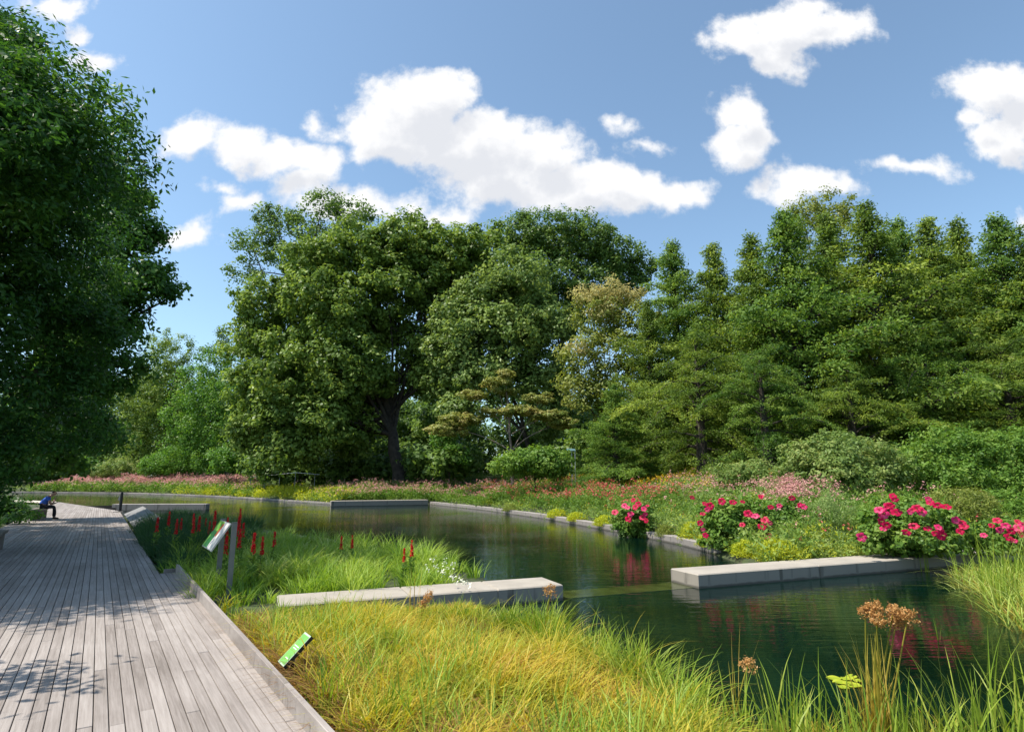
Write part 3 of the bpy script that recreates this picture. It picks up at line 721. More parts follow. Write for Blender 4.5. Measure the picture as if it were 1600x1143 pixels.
oak4 = [O(715,500,54,46),O(700,550,54,40),O(690,600,55,30,26),O(745,470,54,44),O(800,440,53,55),O(740,520,52,48),O(800,520,52,62),O(850,510,53,52),O(720,580,52,38),O(770,590,52,44),O(840,590,53,50),O(865,650,53,40,40),O(720,640,52,32,26)]
p = D(843, 735, 54)
tree('silvery_oak', 'grey green oak with glinting leaves directly right of the dark forked trunk', (p.x, p.y), oak4, 'oak_silver', 24, rc=.95, nl=56, leaf=(.40,.24), tr=.3, fork=.5, fill=.6, cov=1.9)
# left background trees
bgt = [('round_maple', 'rounded mid green tree between the left maple and the pale feathery tree', [O(265,545,96,34),O(245,590,96,40),O(285,590,96,34),O(230,650,96,45),O(280,650,96,38),O(260,620,95,45),O(200,620,96,40),O(240,700,96,50,34),O(295,700,96,36,34)], 'oak', 31, (255,735,97)),
 ('feathery_tree', 'pale yellow green feathery tree left of the spreading oak', [O(345,570,82,34),O(310,600,82,36),O(350,620,81,42),O(300,650,81,40),O(345,675,81,40),O(280,690,81,30,26),O(370,640,80,34),O(330,710,81,40,26)], 'bright', 32, (325,735,83)),
 ('slim_tree', 'slim dark pointed tree top showing between the pale feathery tree and the spreading oak', [O(345,530,98,14,20),O(365,545,98,24),O(330,555,98,16,14),O(360,600,98,34)], 'oak_dark', 33, (355,735,99)),
 ('shadowed_tree', 'dark shaded tree low behind the left maple and above the pink flowers', [O(150,640,104,60),O(110,690,104,48,40),O(190,690,104,45,38),O(230,700,104,36,28),O(80,640,104,50),O(40,690,104,50,40),O(150,710,104,60,30)], 'oak_dark', 34, (150,738,105))]  # last tree: shade is put into its darker leaf colour
for nm, lb, ls, m, sd_, b in bgt:
    p = D(*b); tree(nm, lb, (p.x, p.y), ls, m, sd_, rc=1.1, nl=46, leaf=(.36,.2), tr=.3, fork=.6, fill=.3)
# yellow-green blossom tree
yl = [O(935,500,47,44),O(985,505,47,44),O(915,560,46,40),O(970,570,46,50),O(930,620,46,42),O(985,640,46,48),O(900,600,46,30)]
p = D(945, 735, 48)
yt = tree('blossoming_tree', 'yellow green tree with cream blossom on top, left of the feathery conifers', (p.x, p.y), yl, 'yellowish', 41, rc=.8, nl=50, leaf=(.3,.15), tr=.25, fork=.6)
rgb = np.random.default_rng(42)
lb = [LB(920,462,46.5,26,18),LB(955,455,46.5,28,18),LB(985,465,46.5,24,16),LB(905,545,45,20,8),LB(945,490,46,26,14)]
lb = [(l[0]-yt.location.x, l[1]-yt.location.y, l[2]-yt.location.z, *l[3:]) for l in lb]
PT, VV, OUT = foliage_pts(rgb, lb, .6, 34); leafmesh('blossom', rgb, PT, VV, .22, .12, MT['cream'], yt, .5, OUT)

# feathery conifers
def conifer(seed, Ht, Rb, m, nb=125, pw=1.0, droop=.30):
    rg = np.random.default_rng(seed); PT = []; VV = []; AL = []; NR = []; q = Q()
    q.tube([(0,0,-.3),(.05,0,Ht*.3),(0,.05,Ht*.6),(0,0,Ht*.97)], [Rb*.085, Rb*.06, Rb*.035, .02], 8)
    for i in range(nb):
        h = ((i+rg.uniform())/nb)**.92; z = Ht*(.05+.945*h)
        L_ = Rb*((1-h)**pw)*rg.choice([.45, .75, 1.0, 1.4], p=[.25, .3, .28, .17])+.2
        az = i*2.399+rg.normal(0, .35); dv = np.array([math.cos(az), math.sin(az)]); sv = np.array([-dv[1], dv[0]])
        rise = rg.uniform(.1, 1.0) if h > .3 else rg.uniform(-.15, .55)
        ns = max(3, int(L_*2.2)); t = np.linspace(.22, 1, ns)
        pts = np.zeros((ns, 3)); pts[:, :2] = dv*(L_*t)[:, None]; pts[:, 2] = z+L_*(rise*t-droop*t**2.4)
        pts += rg.normal(0, .05, pts.shape)
        q.tube(np.vstack([[0, 0, z], pts]), np.linspace(.05, .012, ns+1)*(1+L_*.15), 4)
        val = np.clip(rg.normal(.5, .22), 0, 1)
        for j in range(ns):
            fan = .42*L_*(1.05-t[j])+.12
            for sgn in (-1, 0, 1):
                if sgn and fan < .3: continue
                c = pts[j].copy(); c[:2] += sv*sgn*fan*rg.uniform(.5, 1.1)+dv*abs(sgn)*.2; c[2] += rg.normal(0, .08)-abs(sgn)*.05
                k = 27; g_ = rg.normal(size=(k, 3))*np.array([.22, .22, .14])
                PT.append(c+g_); NR.append(unit(g_)); VV.append(np.clip(val+rg.normal(0, .2, k), 0, 1))
                al = np.zeros((k, 3)); al[:, :2] = dv*.7+sv*sgn*.6; al += unit(g_)*.7; al[:, 2] += .05; AL.append(unit(al))
    PT = np.vstack(PT); V = cards(rg, PT, .24, .095, .55, np.vstack(AL), .05, np.vstack(NR)*.9)
    me = npmesh('crown', V, quads(len(PT)), np.repeat(np.concatenate(VV), 4)); me.materials.append(MT[m])
    tk = q.build('trunk', MT['bark']); tm = tk.data; bpy.data.objects.remove(tk)
    return me, tm
protos = [conifer(101, 15.5, 6.0, 'cypress', 118), conifer(102, 15.5, 6.4, 'cypress2', 115), conifer(103, 15.5, 5.6, 'cypress', 112),
          conifer(104, 15.5, 8.5, 'cypress', 62, .55, .62), conifer(105, 15.5, 8.5, 'cypress2', 58, .5, .7)]
# (px of trunk, py of tip, Y, proto, rot, spread, label)
CN = [(1050,378,46,1,0.3,1.0,'feathery conifer with twin leaning tip, leftmost of the conifer row'),
 (1112,382,44,0,1.2,1.0,'second feathery conifer of the row from the left, narrow grey green tip'),
 (1172,368,41,2,2.2,1.05,'third feathery conifer of the row, just left of the tallest pair'),
 (1222,330,39,1,3.0,1.1,'tall conifer directly in front and left of the round topped tree'),
 (1290,335,42,0,4.1,1.0,'conifer standing before the round topped tree behind'),
 (1350,318,38,2,5.0,1.1,'tall pointed conifer right of the round topped tree'),
 (1400,345,43,1,.8,1.0,'conifer with flat shoulder between the tall pointed one and the gap of sky'),
 (1445,342,40,0,1.9,1.0,'conifer with thin tip above the sky gap in the row'),
 (1492,345,42,2,2.8,1.0,'conifer with short blunt top, third from the right edge'),
 (1553,338,39,1,3.7,1.05,'conifer with tall dark spire near the right edge'),
 (1605,378,38,0,4.6,1.1,'conifer cut by the right picture edge'),
 (1010,470,42,2,5.5,1.0,'shorter conifer in front, right beside the blossoming tree'),
 (1085,520,36,3,.2,1.0,'low broad conifer in front with boughs sweeping to the flower bank'),
 (1185,545,33,4,1.5,1.0,'low broad conifer with a pale stump like trunk at its foot'),
 (1320,560,34,3,2.6,1.05,'low spreading conifer behind the pale leaved shrub'),
 (1440,530,36,4,3.9,1.1,'wide arching conifer behind the two big shrubs at the right'),
 (1560,530,34,3,5.2,1.1,'wide arching conifer low at the right picture edge'),
 (1660,420,36,1,.9,1.2,'conifer mostly beyond the right picture edge'),
 (960,600,38,1,2.0,1.3,'small bushy conifer left of the row above the distant sign')]
for (px, py, Yd, pi, rz, spd, lab) in CN:
    tip = D(px, py, Yd); zb = gz1(tip.x, tip.y); hh = (tip.z-zb)/15.6
    r0 = empty('feathery_conifer', (tip.x, tip.y, zb), lab, 'tree', 'feathery conifers in the right hand row', rz)
    r0.scale = (hh*spd if hh < .75 else hh*spd*.92,)*2+(hh,)
    link('crown', protos[pi][0], None, r0); link('trunk', protos[pi][1], None, r0)
rb = [O(1285,330,52,50,34),O(1255,340,52,34,26),O(1320,345,52,36,28),O(1290,380,52,50)]
p = D(1290, 735, 53)
tree('round_topped_tree', 'round topped olive green tree rising behind the conifers', (p.x, p.y), rb, 'yellowish', 51, rc=.8, nl=40, leaf=(.28,.15), tr=.3, fork=.8, cov=1.1)

# tiered dogwood
dg_ = [O(775,598,44,22,7),O(790,585,44,16,6),O(740,618,44,22,6),O(845,622,44,26,8),O(810,642,43.5,30,7),O(855,650,43.5,32,8),O(720,655,44,34,8),O(700,672,44,34,10),O(790,612,44,18,5),O(880,662,43.5,24,8),O(765,645,44,18,6)]
p = D(803, 718, 44)
tree('tiered_dogwood', 'small dogwood with flat tiers of ochre and green foliage on a pale stem', (p.x, p.y), dg_, 'dogwood', 61, rc=.42, nl=46, leaf=(.22,.12), tr=.14, bark='bark_pale', fork=.75, fill=.4, flat=.35, up=1.2)

# shrubs
def shrub(label, lobes, m, seed, rc=.45, nl=40, leaf=(.2,.1), base=None, name='shrub', droop=.1, up=.6, **k):
    c = np.mean([l[:2] for l in lobes], 0)
    return tree(name, label, (c[0], c[1]), lobes, m, seed, rc=rc, nl=nl, leaf=leaf, tr=.06, cat='shrub', fork=.5, fill=.45, droop=droop, up=up, **k)
shrub('low rounded glossy bright green shrub beside the distant sign', [O(835,722,38,50,22),O(800,728,38,32,18),O(870,726,38,28,20),O(840,712,38,30,14)], 'shrub', 71, leaf=(.22,.12))
shrub('large shrub with pale glinting leaves behind the tall hibiscus, left of the biggest shrub', [O(1300,710,24,55,34),O(1255,720,24,38,30),O(1345,720,24,48,36),O(1310,740,23,62,28),O(1385,735,24,40,28)], 'shrub2', 72, rc=.34, leaf=(.17,.085))
shrub('biggest broad bushy shrub at the right edge behind the hibiscus', [O(1480,705,25,62,34),O(1430,722,24.5,40,30),O(1540,715,25,62,38),O(1590,700,25,50,34),O(1470,745,24,60,26),O(1560,752,24,60,22)], 'shrub', 73, rc=.34, leaf=(.16,.075))
shrub('dark low shrub with small pale leaves at the foot of the conifers', [O(1140,745,26,32,18),O(1180,740,26,36,20),O(1215,750,25,34,20)], 'shrub2', 74, rc=.3, leaf=(.14,.07))
shrub('bright green rounded bush at the left foot of the spreading oak', [O(372,712,70,34,24),O(400,722,70,28,20),O(345,722,70,22,18)], 'bright', 75, rc=.7, leaf=(.3,.16))
shrub('yellow green bush above the pink flowers, left of the oak', [O(275,722,88,38,20),O(240,728,88,22,14),O(305,728,88,26,14)], 'bright', 76, rc=.7, leaf=(.3,.16))
shrub('soft grey green bush behind the far pink flowers', [O(195,732,92,32,14),O(160,736,92,20,10)], 'shrub2', 77, rc=.7, leaf=(.3,.16))
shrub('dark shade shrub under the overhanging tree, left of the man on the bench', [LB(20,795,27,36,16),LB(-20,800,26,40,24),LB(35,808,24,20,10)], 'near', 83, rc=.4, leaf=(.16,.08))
shrub('slender pale green shrub right of the dark oak trunk', [O(700,700,52,22,26),O(690,680,52,16,16),O(720,715,52,18,14)], 'bright', 78, rc=.5, leaf=(.25,.13))
shrub('rounded feathery golden green bush right of the tallest hibiscus', [O(1500,785,18,44,22),O(1530,795,17.5,34,20),O(1470,795,18,24,18)], 'yellowish', 79, rc=.22, leaf=(.09,.03))
shrub('soft green bush at the right edge behind the reeds', [O(1585,790,19,44,24),O(1620,800,18,40,24)], 'shrub', 80, rc=.25, leaf=(.12,.05))
shrub('rounded misty green bush between two hibiscus bushes', [O(1280,815,16,34,32),O(1300,800,16,30,28),O(1262,835,15.5,24,22)], 'misty', 81, rc=.2, leaf=(.09,.018), up=.1)

# dark undergrowth and far wood (nobody could count them)
rg = np.random.default_rng(91); lobes = []
for i in range(170):
    px = rg.uniform(-300, 1900); Yd = rg.uniform(62, 80); r_ = rg.uniform(18, 30)
    if px > 900: Yd = rg.uniform(44, 58)
    if px < 480: Yd = rg.uniform(98, 112)
    lobes.append(LB(px, rg.uniform(690, 735), Yd, r_, r_*.8))
for i in range(60):
    lobes.append(LB(rg.uniform(470, 960), rg.uniform(650, 738), rg.uniform(66, 76), rg.uniform(18, 28)))
for i in range(90):
    Yd = rg.uniform(98, 112) if i < 50 else rg.uniform(76, 84); lobes.append(LB(rg.uniform(-100, 620) if i < 50 else rg.uniform(540, 960), rg.uniform(722, 738), Yd, rg.uniform(14, 22)))
for i in range(46):
    lobes.append(LB(rg.uniform(385, 600), rg.uniform(706, 738), rg.uniform(60.5, 67), rg.uniform(16, 26)))
for i in range(30):
    lobes.append(LB(rg.uniform(650, 930), rg.uniform(712, 736), rg.uniform(50, 60), rg.uniform(13, 20)))
PT, VV, OUT = foliage_pts(rg, lobes, 1.2, 34, fill=.5)
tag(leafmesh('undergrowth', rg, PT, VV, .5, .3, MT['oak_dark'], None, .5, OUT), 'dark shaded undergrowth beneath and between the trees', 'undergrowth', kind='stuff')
lobes = []
for i in range(170):
    px = rg.uniform(-500, 2100); Yd = rg.uniform(116, 135); r_ = rg.uniform(34, 52)
    lobes.append(LB(px, rg.uniform(620, 735), Yd, r_, r_))
PT, VV, OUT = foliage_pts(rg, lobes, 2.2, 40, fill=.25)
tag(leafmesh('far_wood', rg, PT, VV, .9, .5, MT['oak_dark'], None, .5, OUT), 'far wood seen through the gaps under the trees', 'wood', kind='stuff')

# ------------------------------------------------------------------ planting on the bank
bx = np.array([b[0] for b in BANK]+[1200, 1300, 1450, 1650.]); 
def topx(p, z=-.1): return 800+FPX*p[0]/(p[1]*CT+(z-H)*ST)
_ext = [tuple((wF+eN*(WID+.12)+e*s_)[:2]) for s_ in (5.5, 7, 9, 12, 16, 22)]
bx = np.array([b[0] for b in BANK]+[topx(p) for p in _ext])
BW = np.array(bankw+_ext)
def bankpt(px, dd):
    px = np.asarray(px, float); x = np.interp(px, bx, BW[:, 0]); y = np.interp(px, bx, BW[:, 1])
    # outward: straight away from the pond
    nx_ = np.interp(px, [-40, 517, 700, 1100, 1300], [.45, .25, .55, .62, .35]); ny_ = np.sqrt(1-nx_**2)
    return x+nx_*dd, y+ny_*dd
def meadow(name, label, seed, n, px, dd, h, r, nl, leaf, m, flowers=None, nf=0, fs=.06, fm=None, fh=(.8, 1.1), bladey=.0, wd=.01):
    rg = np.random.default_rng(seed); pxs = rg.uniform(px[0], px[1], n); ds = rg.uniform(dd[0], dd[1], n)
    x, y = bankpt(pxs, ds); z = gz(x, y)
    patch = .5+.5*np.sin(x*.9+seed)*np.sin(y*.8+seed*2)
    hh = rg.uniform(h[0], h[1], n)*(.75+.4*patch); rr = r*rg.uniform(.7, 1.3, n)
    k = np.repeat(np.arange(n), nl); g_ = unit(rg.normal(size=(len(k), 3)))*(rg.uniform(0, 1, len(k))**.4)[:, None]
    C = np.stack([x[k]+g_[:, 0]*rr[k], y[k]+g_[:, 1]*rr[k], z[k]+hh[k]*(.5+.5*g_[:, 2])], 1)
    pv = np.clip(rg.normal(.5, .22, n), 0, 1); 
    V = cards(rg, C, leaf[0], leaf[1], .5, unit(g_+np.array([0, 0, .6])), 0.)
    VV = np.repeat(np.clip(pv[k]+rg.normal(0, .18, len(k)), 0, 1), 4); F = quads(len(C)); MI = np.zeros(len(F), int)
    if nf:
        kf = np.repeat(np.arange(n), nf); g2_ = unit(rg.normal(size=(len(kf), 3)))*(rg.uniform(0, 1, len(kf))**.5)[:, None]
        C2 = np.stack([x[kf]+g2_[:, 0]*rr[kf], y[kf]+g2_[:, 1]*rr[kf], z[kf]+hh[kf]*rg.uniform(fh[0], fh[1], len(kf))], 1)
        C2 = np.repeat(C2, 5, 0)+rg.normal(0, fs*.5, (len(kf)*5, 3))
        V2 = cards(rg, C2, fs, fs*.8, 1.0); F2 = quads(len(C2))+len(V)
        V = np.vstack([V, V2]); VV = np.concatenate([VV, np.repeat(rg.uniform(0, 1, len(C2)), 4)]); F = np.vstack([F, F2]); MI = np.concatenate([MI, np.ones(len(F2), int)])
    o = link(name, npmesh(name, V, F, VV, MI), [MT[m]]+([MT[fm]] if fm else [])); tag(o, label, 'flower bed', kind='stuff'); return o
meadow('ground_cover', 'mixed green ground cover over the whole planted bank behind the pond', 201, 5200, (-40, 1650), (.1, 18), (.35, .8), .5, 34, (.16, .06), 'meadow')
meadow('ground_cover', 'soft green grasses over the near right bank', 212, 2600, (900, 1650), (.4, 13), (.35, .65), .3, 60, (.11, .022), 'misty')
meadow('pink_flower_bed', 'drift of dusty pink flowers along the far left bank', 202, 420, (40, 345), (2.5, 8), (1.0, 1.7), .8, 50, (.24, .12), 'meadow', nf=12, fs=.15, fm='pink', fh=(.85, 1.08))
meadow('leafy_flower_bed', 'leafy green mounds below the far pink flowers', 203, 260, (40, 400), (.3, 3), (1.0, 1.6), .8, 80, (.24, .12), 'shrub', nf=3, fs=.12, fm='pink', fh=(.8, 1.0))
meadow('chartreuse_bed', 'bright chartreuse low plants along the far left stone edging', 204, 330, (270, 540), (.0, 4.5), (.7, 1.3), .7, 85, (.16, .06), 'chartreuse')
meadow('russet_flower_bed', 'low green planting with dull pink heads above the far concrete wall', 205, 620, (480, 760), (.3, 6), (.7, 1.25), .55, 80, (.16, .07), 'shrub', nf=3, fs=.09, fm='pink')
meadow('red_flower_bed', 'band of small red flowers on the middle of the right bank', 206, 560, (690, 985), (1.2, 6.5), (.8, 1.25), .45, 80, (.12, .05), 'hibleaf', nf=2, fs=.085, fm='redbloom', fh=(.75, 1.1))
meadow('yellow_flower_bed', 'yellow daisies high on the bank below the round shrub', 207, 520, (760, 1060), (8, 13), (.6, .9), .4, 50, (.13, .04), 'meadow', nf=3, fs=.07, fm='yellowbloom', fh=(.85, 1.12))
meadow('dusty_pink_bed', 'hazy dusty pink flowers high on the right bank before the conifers', 208, 330, (930, 1380), (5, 12), (.8, 1.15), .4, 50, (.13, .04), 'misty', nf=4, fs=.07, fm='pink', fh=(.88, 1.12))
meadow('yellow_green_bed', 'bright yellow green foliage patch at the top of the bank below the conifers', 209, 90, (905, 985), (13, 16), (.9, 1.2), .6, 80, (.14, .04), 'chartreuse')

meadow('wall_side_planting', 'leafy low planting between the right concrete wall and the hibiscus bushes', 231, 700, (1120, 1600), (.02, 2.6), (.28, .45), .24, 80, (.08, .03), 'meadow')
meadow('wall_side_planting', 'yellow green low planting spilling towards the right concrete wall', 232, 120, (1135, 1560), (.0, 1.1), (.25, .4), .22, 130, (.07, .018), 'chartreuse')
meadow('mixed_perennials', 'taller mixed green perennials in drifts across the right bank', 241, 800, (700, 1650), (1.5, 14), (.7, 1.2), .5, 90, (.14, .04), 'shrub', nf=1, fs=.07, fm='pink')
meadow('mixed_perennials', 'yellow green perennials scattered across the right bank', 242, 260, (700, 1650), (.5, 12), (.45, .8), .45, 80, (.11, .03), 'chartreuse', nf=1, fs=.07, fm='redbloom')
# chartreuse feathery mounds over the coping
rgc = np.random.default_rng(220)
def mound(label, px, dd, r_, h_, m='chartreuse'):
    x, y = bankpt(px, dd); x = float(x); y = float(y); z = gz1(x, y)
    r0 = bpy.data.objects.new('feathery_mound', None)
    n = int(2600*r_*r_/.2); 
    g_ = unit(rgc.normal(size=(n, 3)))*(rgc.uniform(0, 1, n)**.35)[:, None]; g_[:, 2] = np.abs(g_[:, 2])
    C = g_*np.array([r_, r_, h_]); C[:, :2] += rgc.normal(0, .04, (n, 2))
    V = cards(rgc, C, .09, .022, .5, unit(g_+np.array([0, 0, .7])))
    o = link('feathery_mound', npmesh('feathery_mound', V, quads(n), np.repeat(np.clip(rgc.normal(.5, .25, n), 0, 1), 4)), MT[m])
    o.location = (x, y, z); tag(o, label, 'plant', 'feathery mounds along the stone edging')
for lab, px, dd, r_, h_, *mm in [
 ('yellow green feathery mound behind the right concrete wall, leftmost there', 1170, .35, .42, .40),
 ('yellow green feathery mound behind the right concrete wall, below the misty bush', 1215, .5, .5, .5),
 ('small yellow green mound just left of the tall hibiscus bush', 1330, .45, .45, .34, 'meadow'),
 ('golden feathery mound between the first two hibiscus bushes', 1075, .5, .42, .55),
 ('low yellow mound hanging over the edging before the second hibiscus', 1105, .15, .3, .35),
 ('yellow green mound over the edging right of the first hibiscus', 1040, .25, .36, .4, 'yellowish'),
 ('yellow green mound hanging over the edging left of the first hibiscus', 945, .25, .5, .42),
 ('lime mound over the middle of the right edging', 905, .25, .48, .40),
 ('lime mound over the edging where the red flower band ends', 870, .3, .55, .42),
 ('small green mound over the edging near the far concrete wall', 800, .3, .55, .4, 'yellowish'),
 ('green mound behind the right concrete wall, before the tall hibiscus', 1265, .5, .4, .4, 'meadow'),
 ('bright mound behind the right concrete wall, under the bush with most flowers', 1400, .3, .45, .3, 'meadow')]:
    mound(lab, px, dd, r_, h_, *mm)

# ------------------------------------------------------------------ hibiscus bushes
def flower_mesh(name, m, seed, r=.1):
    rg = np.random.default_rng(seed); V = []; F = []
    for k in range(5):
        a0 = k*2*math.pi/5; b0 = len(V)
        for i, t in enumerate(np.linspace(0.05, 1, 5)):
            wdt = .78*math.sin(math.pi*min(.86, t*.62+.16))
            for j in range(4):
                s_ = (j/3-.5)*2*wdt; an = a0+s_/max(t, .35)*.9*t
                rr = r*t*(1-.08*abs(s_)); V.append((rr*math.cos(an), rr*math.sin(an), r*(.42*t-.30*t*t)+r*.09*math.sin(j*2.4+k+t*5)*t))
        for i in range(4):
            for j in range(3): F.append([b0+i*4+j, b0+i*4+j+1, b0+(i+1)*4+j+1, b0+(i+1)*4+j])
    me = npmesh(name, V, F, np.repeat(rg.uniform(0, 1, len(V)//4), 4)); me.materials.append(MT[m]); me.shade_smooth()
    # the pale column of stamens
    q = Q(); q.tube([(0,0,0),(0,0,r*.3),(0,0,r*.55)], [r*.05, r*.07, r*.03], 6); s_ = q.build('stamen', MT['cream']); sm = s_.data; bpy.data.objects.remove(s_)
    return me, sm
FM = [flower_mesh('flower', 'crimson', 1), flower_mesh('flower', 'magenta', 2), flower_mesh('flower', 'crimson', 3)]
def hibiscus(label, lobes, fl, seed, Yf, fs=1.0):
    r0 = shrub(label, lobes, 'hibleaf', seed, rc=.17, nl=26, leaf=(.12,.065), name='hibiscus_bush')
    rg = np.random.default_rng(seed)
    for (px, py) in fl:
        p = D(px, py, Yf+rg.uniform(-.35, .1)); mi_ = rg.integers(0, 3)
        f = link('flower', FM[mi_][0], None, r0); f.location = p-r0.location
        dv = Vector((rg.uniform(-.9, .3), -1.0, rg.uniform(-.1, .9))).normalized()
        f.rotation_euler = dv.to_track_quat('Z', 'Y').to_euler(); s_ = rg.uniform(.55, 1.0)*fs; f.scale = (s_, s_*rg.uniform(.65, 1), s_*rg.uniform(.8, 2.2))
        link('stamen', FM[mi_][1], None, f)
    return r0
hibiscus('first hibiscus bush from the left, small, overhanging the stone edging', [O(990,812,21.2,28,24),O(972,815,21.2,16,14),O(1000,800,21.4,20,16),O(992,830,21.2,24,14)],
 [(961,800),(990,781),(981,793),(993,792),(1006,795),(1008,803),(1010,813),(1004,808),(982,811),(998,787),(986,803),(1012,790),(976,790)], 301, 20.5, 1.35)
hibiscus('second hibiscus bush, wide, with flowers at its left and right sides', [O(1140,820,16.2,42,36),O(1170,810,16.3,36,30),O(1115,810,16.4,24,22),O(1150,842,16,44,20),O(1185,840,15.8,24,20)],
 [(1081,777),(1101,787),(1128,783),(1105,796),(1098,803),(1145,785),(1160,784),(1094,817),(1102,836),(1188,776),(1195,812),(1190,823),(1203,817),(1184,841),(1202,836),(1208,846),(1160,820),(1169,802),(1110,790),(1098,827),(1196,844),(1180,806),(1190,775)], 302, 15.3, 1.2)
hibiscus('sparse hibiscus stem with few large flowers, left of the misty green bush', [O(1222,812,16.5,24,24),O(1235,800,16.5,18,22),O(1225,835,16.2,24,18)],
 [(1237,778),(1218,790),(1250,789),(1204,792),(1200,818),(1255,792)], 303, 15.8, 1.15)
hibiscus('tallest hibiscus bush with the most crimson flowers, behind the right concrete wall', [O(1405,825,14,44,34),O(1440,810,14,46,30),O(1380,810,14,30,26),O(1470,825,14,34,28),O(1425,845,13.8,64,20),O(1365,840,13.8,26,20)],
 [(1395,775),(1398,780),(1390,790),(1374,797),(1380,802),(1387,790),(1425,797),(1433,794),(1421,800),(1450,779),(1453,784),(1465,789),(1478,792),(1376,814),(1385,820),(1380,826),(1415,832),(1428,822),(1449,826),(1466,824),(1470,835),(1493,812),(1503,816),(1506,822),(1345,839),(1463,833),(1500,830),(1440,800),(1400,800)], 304, 13.1, 1.25)
hibiscus('hibiscus bush at the right picture edge behind the reeds', [O(1560,840,14,34,24),O(1590,835,14,30,26),O(1540,850,13.8,26,18)],
 [(1549,821),(1558,813),(1571,821),(1580,829),(1590,815),(1592,825),(1596,834),(1537,836),(1575,840),(1585,845),(1562,828),(1598,820)], 305, 13.2, 1.15)

# ------------------------------------------------------------------ sedges and grasses
def sample_poly(rg, poly, n):
    poly = np.array(poly); lo, hi = poly.min(0), poly.max(0); out = []
    tot = 0
    while tot < n:
        p = rg.uniform(lo, hi, (n*3, 2)); p = p[inpoly(p[:, 0], p[:, 1], poly)]; out.append(p); tot += len(p)
    return np.vstack(out)[:n]
def tufted(rg, poly, ntuft, per, spread): 
    c = sample_poly(rg, poly, ntuft); k = np.repeat(np.arange(ntuft), per)
    return c[k]+rg.normal(0, spread, (len(k), 2)), k, c
def grass(name, label, seed, poly, ntuft, per, spread, h, wd, lean, m, segs=4, z0=None, cat='grass', az=None):
    rg = np.random.default_rng(seed); p, k, c = tufted(rg, poly, ntuft, per, spread)
    z = np.maximum(gz(p[:, 0], p[:, 1]), -.3) if z0 is None else np.full(len(p), z0)
    # outward lean from the tuft centre
    az_ = np.arctan2(p[:, 1]-c[k][:, 1], p[:, 0]-c[k][:, 0])+rg.normal(0, .6, len(p))
    if az is not None: az_ = np.where(rg.uniform(size=len(p)) < .5, az+rg.normal(0, .5, len(p)), az_)
    th = (rg.uniform(.7, 1.25, ntuft)*(.95+.3*np.sin(c[:, 0]*2.1+seed)*np.cos(c[:, 1]*1.7)))[k]
    if poly is not bd2n: dw = -((p[:, 0]-wF.x)*eN.x+(p[:, 1]-wF.y)*eN.y); along_ = (p[:, 0]-wF.x)*-e.x+(p[:, 1]-wF.y)*-e.y; lo_ = np.where(along_ > 3.1, .62, .30); th = th*np.where(dw > 0, np.clip(lo_+dw/3.2*.7, lo_, 1), 1)
    V, F, kk = blades(rg, np.column_stack([p, z]), rg.uniform(h[0], h[1], len(p))*th, rg.uniform(wd[0], wd[1], len(p)), rg.uniform(lean[0], lean[1], len(p)), segs, az_)
    tv_ = np.clip(rg.normal(.5, .22, ntuft), 0, 1)[k]; v = np.repeat(np.clip(tv_+rg.normal(0, .2, len(p)), 0, 1), kk)
    o = link(name, npmesh(name, V, F, v), MT[m]); tag(o, label, cat, kind='stuff'); return o
kerb_pts = [tuple(dk(s, 1.66)[:2]) for s in (2.0, 5, 8, 10.6)]
w1f = [tuple((wF-e*t-eN*d_)[:2]) for t, d_ in ((5.0, .06), (3.4, .25), (1.9, .6))]
bed1 = kerb_pts+w1f+[xy(*p, -.2) for p in ((760,990),(850,1022),(940,1066),(1030,1120),(1085,1170),(1130,1240),(1150,1500))]
bd2n = None
grass('golden_sedge', 'golden yellow sedge filling the near bed beside the boardwalk kerb', 401, bed1, 760, 40, .05, (.2, .44), (.008, .016), (.2, 1.3), 'sedge', az=.3)
grass('sedge_thatch', 'brown dead blades lying low in the near golden bed', 404, bed1, 700, 26, .07, (.14, .36), (.007, .013), (.8, 1.7), 'thatch')
grass('golden_sedge', 'long arching straw coloured wisps rising over the near golden bed', 405, bed1, 150, 12, .05, (.4, .66), (.006, .010), (.5, 1.2), 'sedge', 7)
grass('golden_sedge', 'upright greener sedge blades mixed through the near golden bed', 402, bed1, 300, 16, .05, (.24, .5), (.009, .016), (.1, .7), 'green_grass')
edge1 = [xy(*p, -.2) for p in ((690,972),(790,990),(900,1030),(1000,1080),(1080,1140),(1110,1180),(1060,1180),(980,1110),(880,1050),(760,1005))]
grass('waterside_grass', 'arching green grass along the water edge of the near sedge bed', 403, edge1, 110, 30, .05, (.22, .55), (.009, .015), (.2, .9), 'reed')
# bed 2
bd2 = [tuple(dk(s, 1.50)[:2]) for s in (9.4, 13.3)]+[tuple(dk(s, 1.26)[:2]) for s in (13.5, 16, 21)]+[xy(*p, -.2) for p in ((255,808),(400,832),(560,858),(690,888),(755,905))]+[tuple((wF+eN*(WID+.08)-e*t)[:2]) for t in (1.8, 3.2, 4.6)]
bd2n = bd2[:3]+[xy(*p, -.2) for p in ((330,850),(450,850),(570,862),(690,888),(755,905))]+bd2[-3:]
grass('green_sedge', 'arching green sedge filling the bed behind the near concrete wall', 411, bd2n, 330, 46, .075, (.3, .65), (.010, .020), (.3, 1.0), 'green_grass')
grass('strap_leaved_plants', 'broad pale strap leaves arching beside the tall garden sign', 412, [xy(*p, -.1) for p in ((330,905),(430,918),(600,905),(560,870),(420,862),(340,870))], 110, 22, .08, (.35, .6), (.02, .034), (.4, 1.2), 'strap', 5)
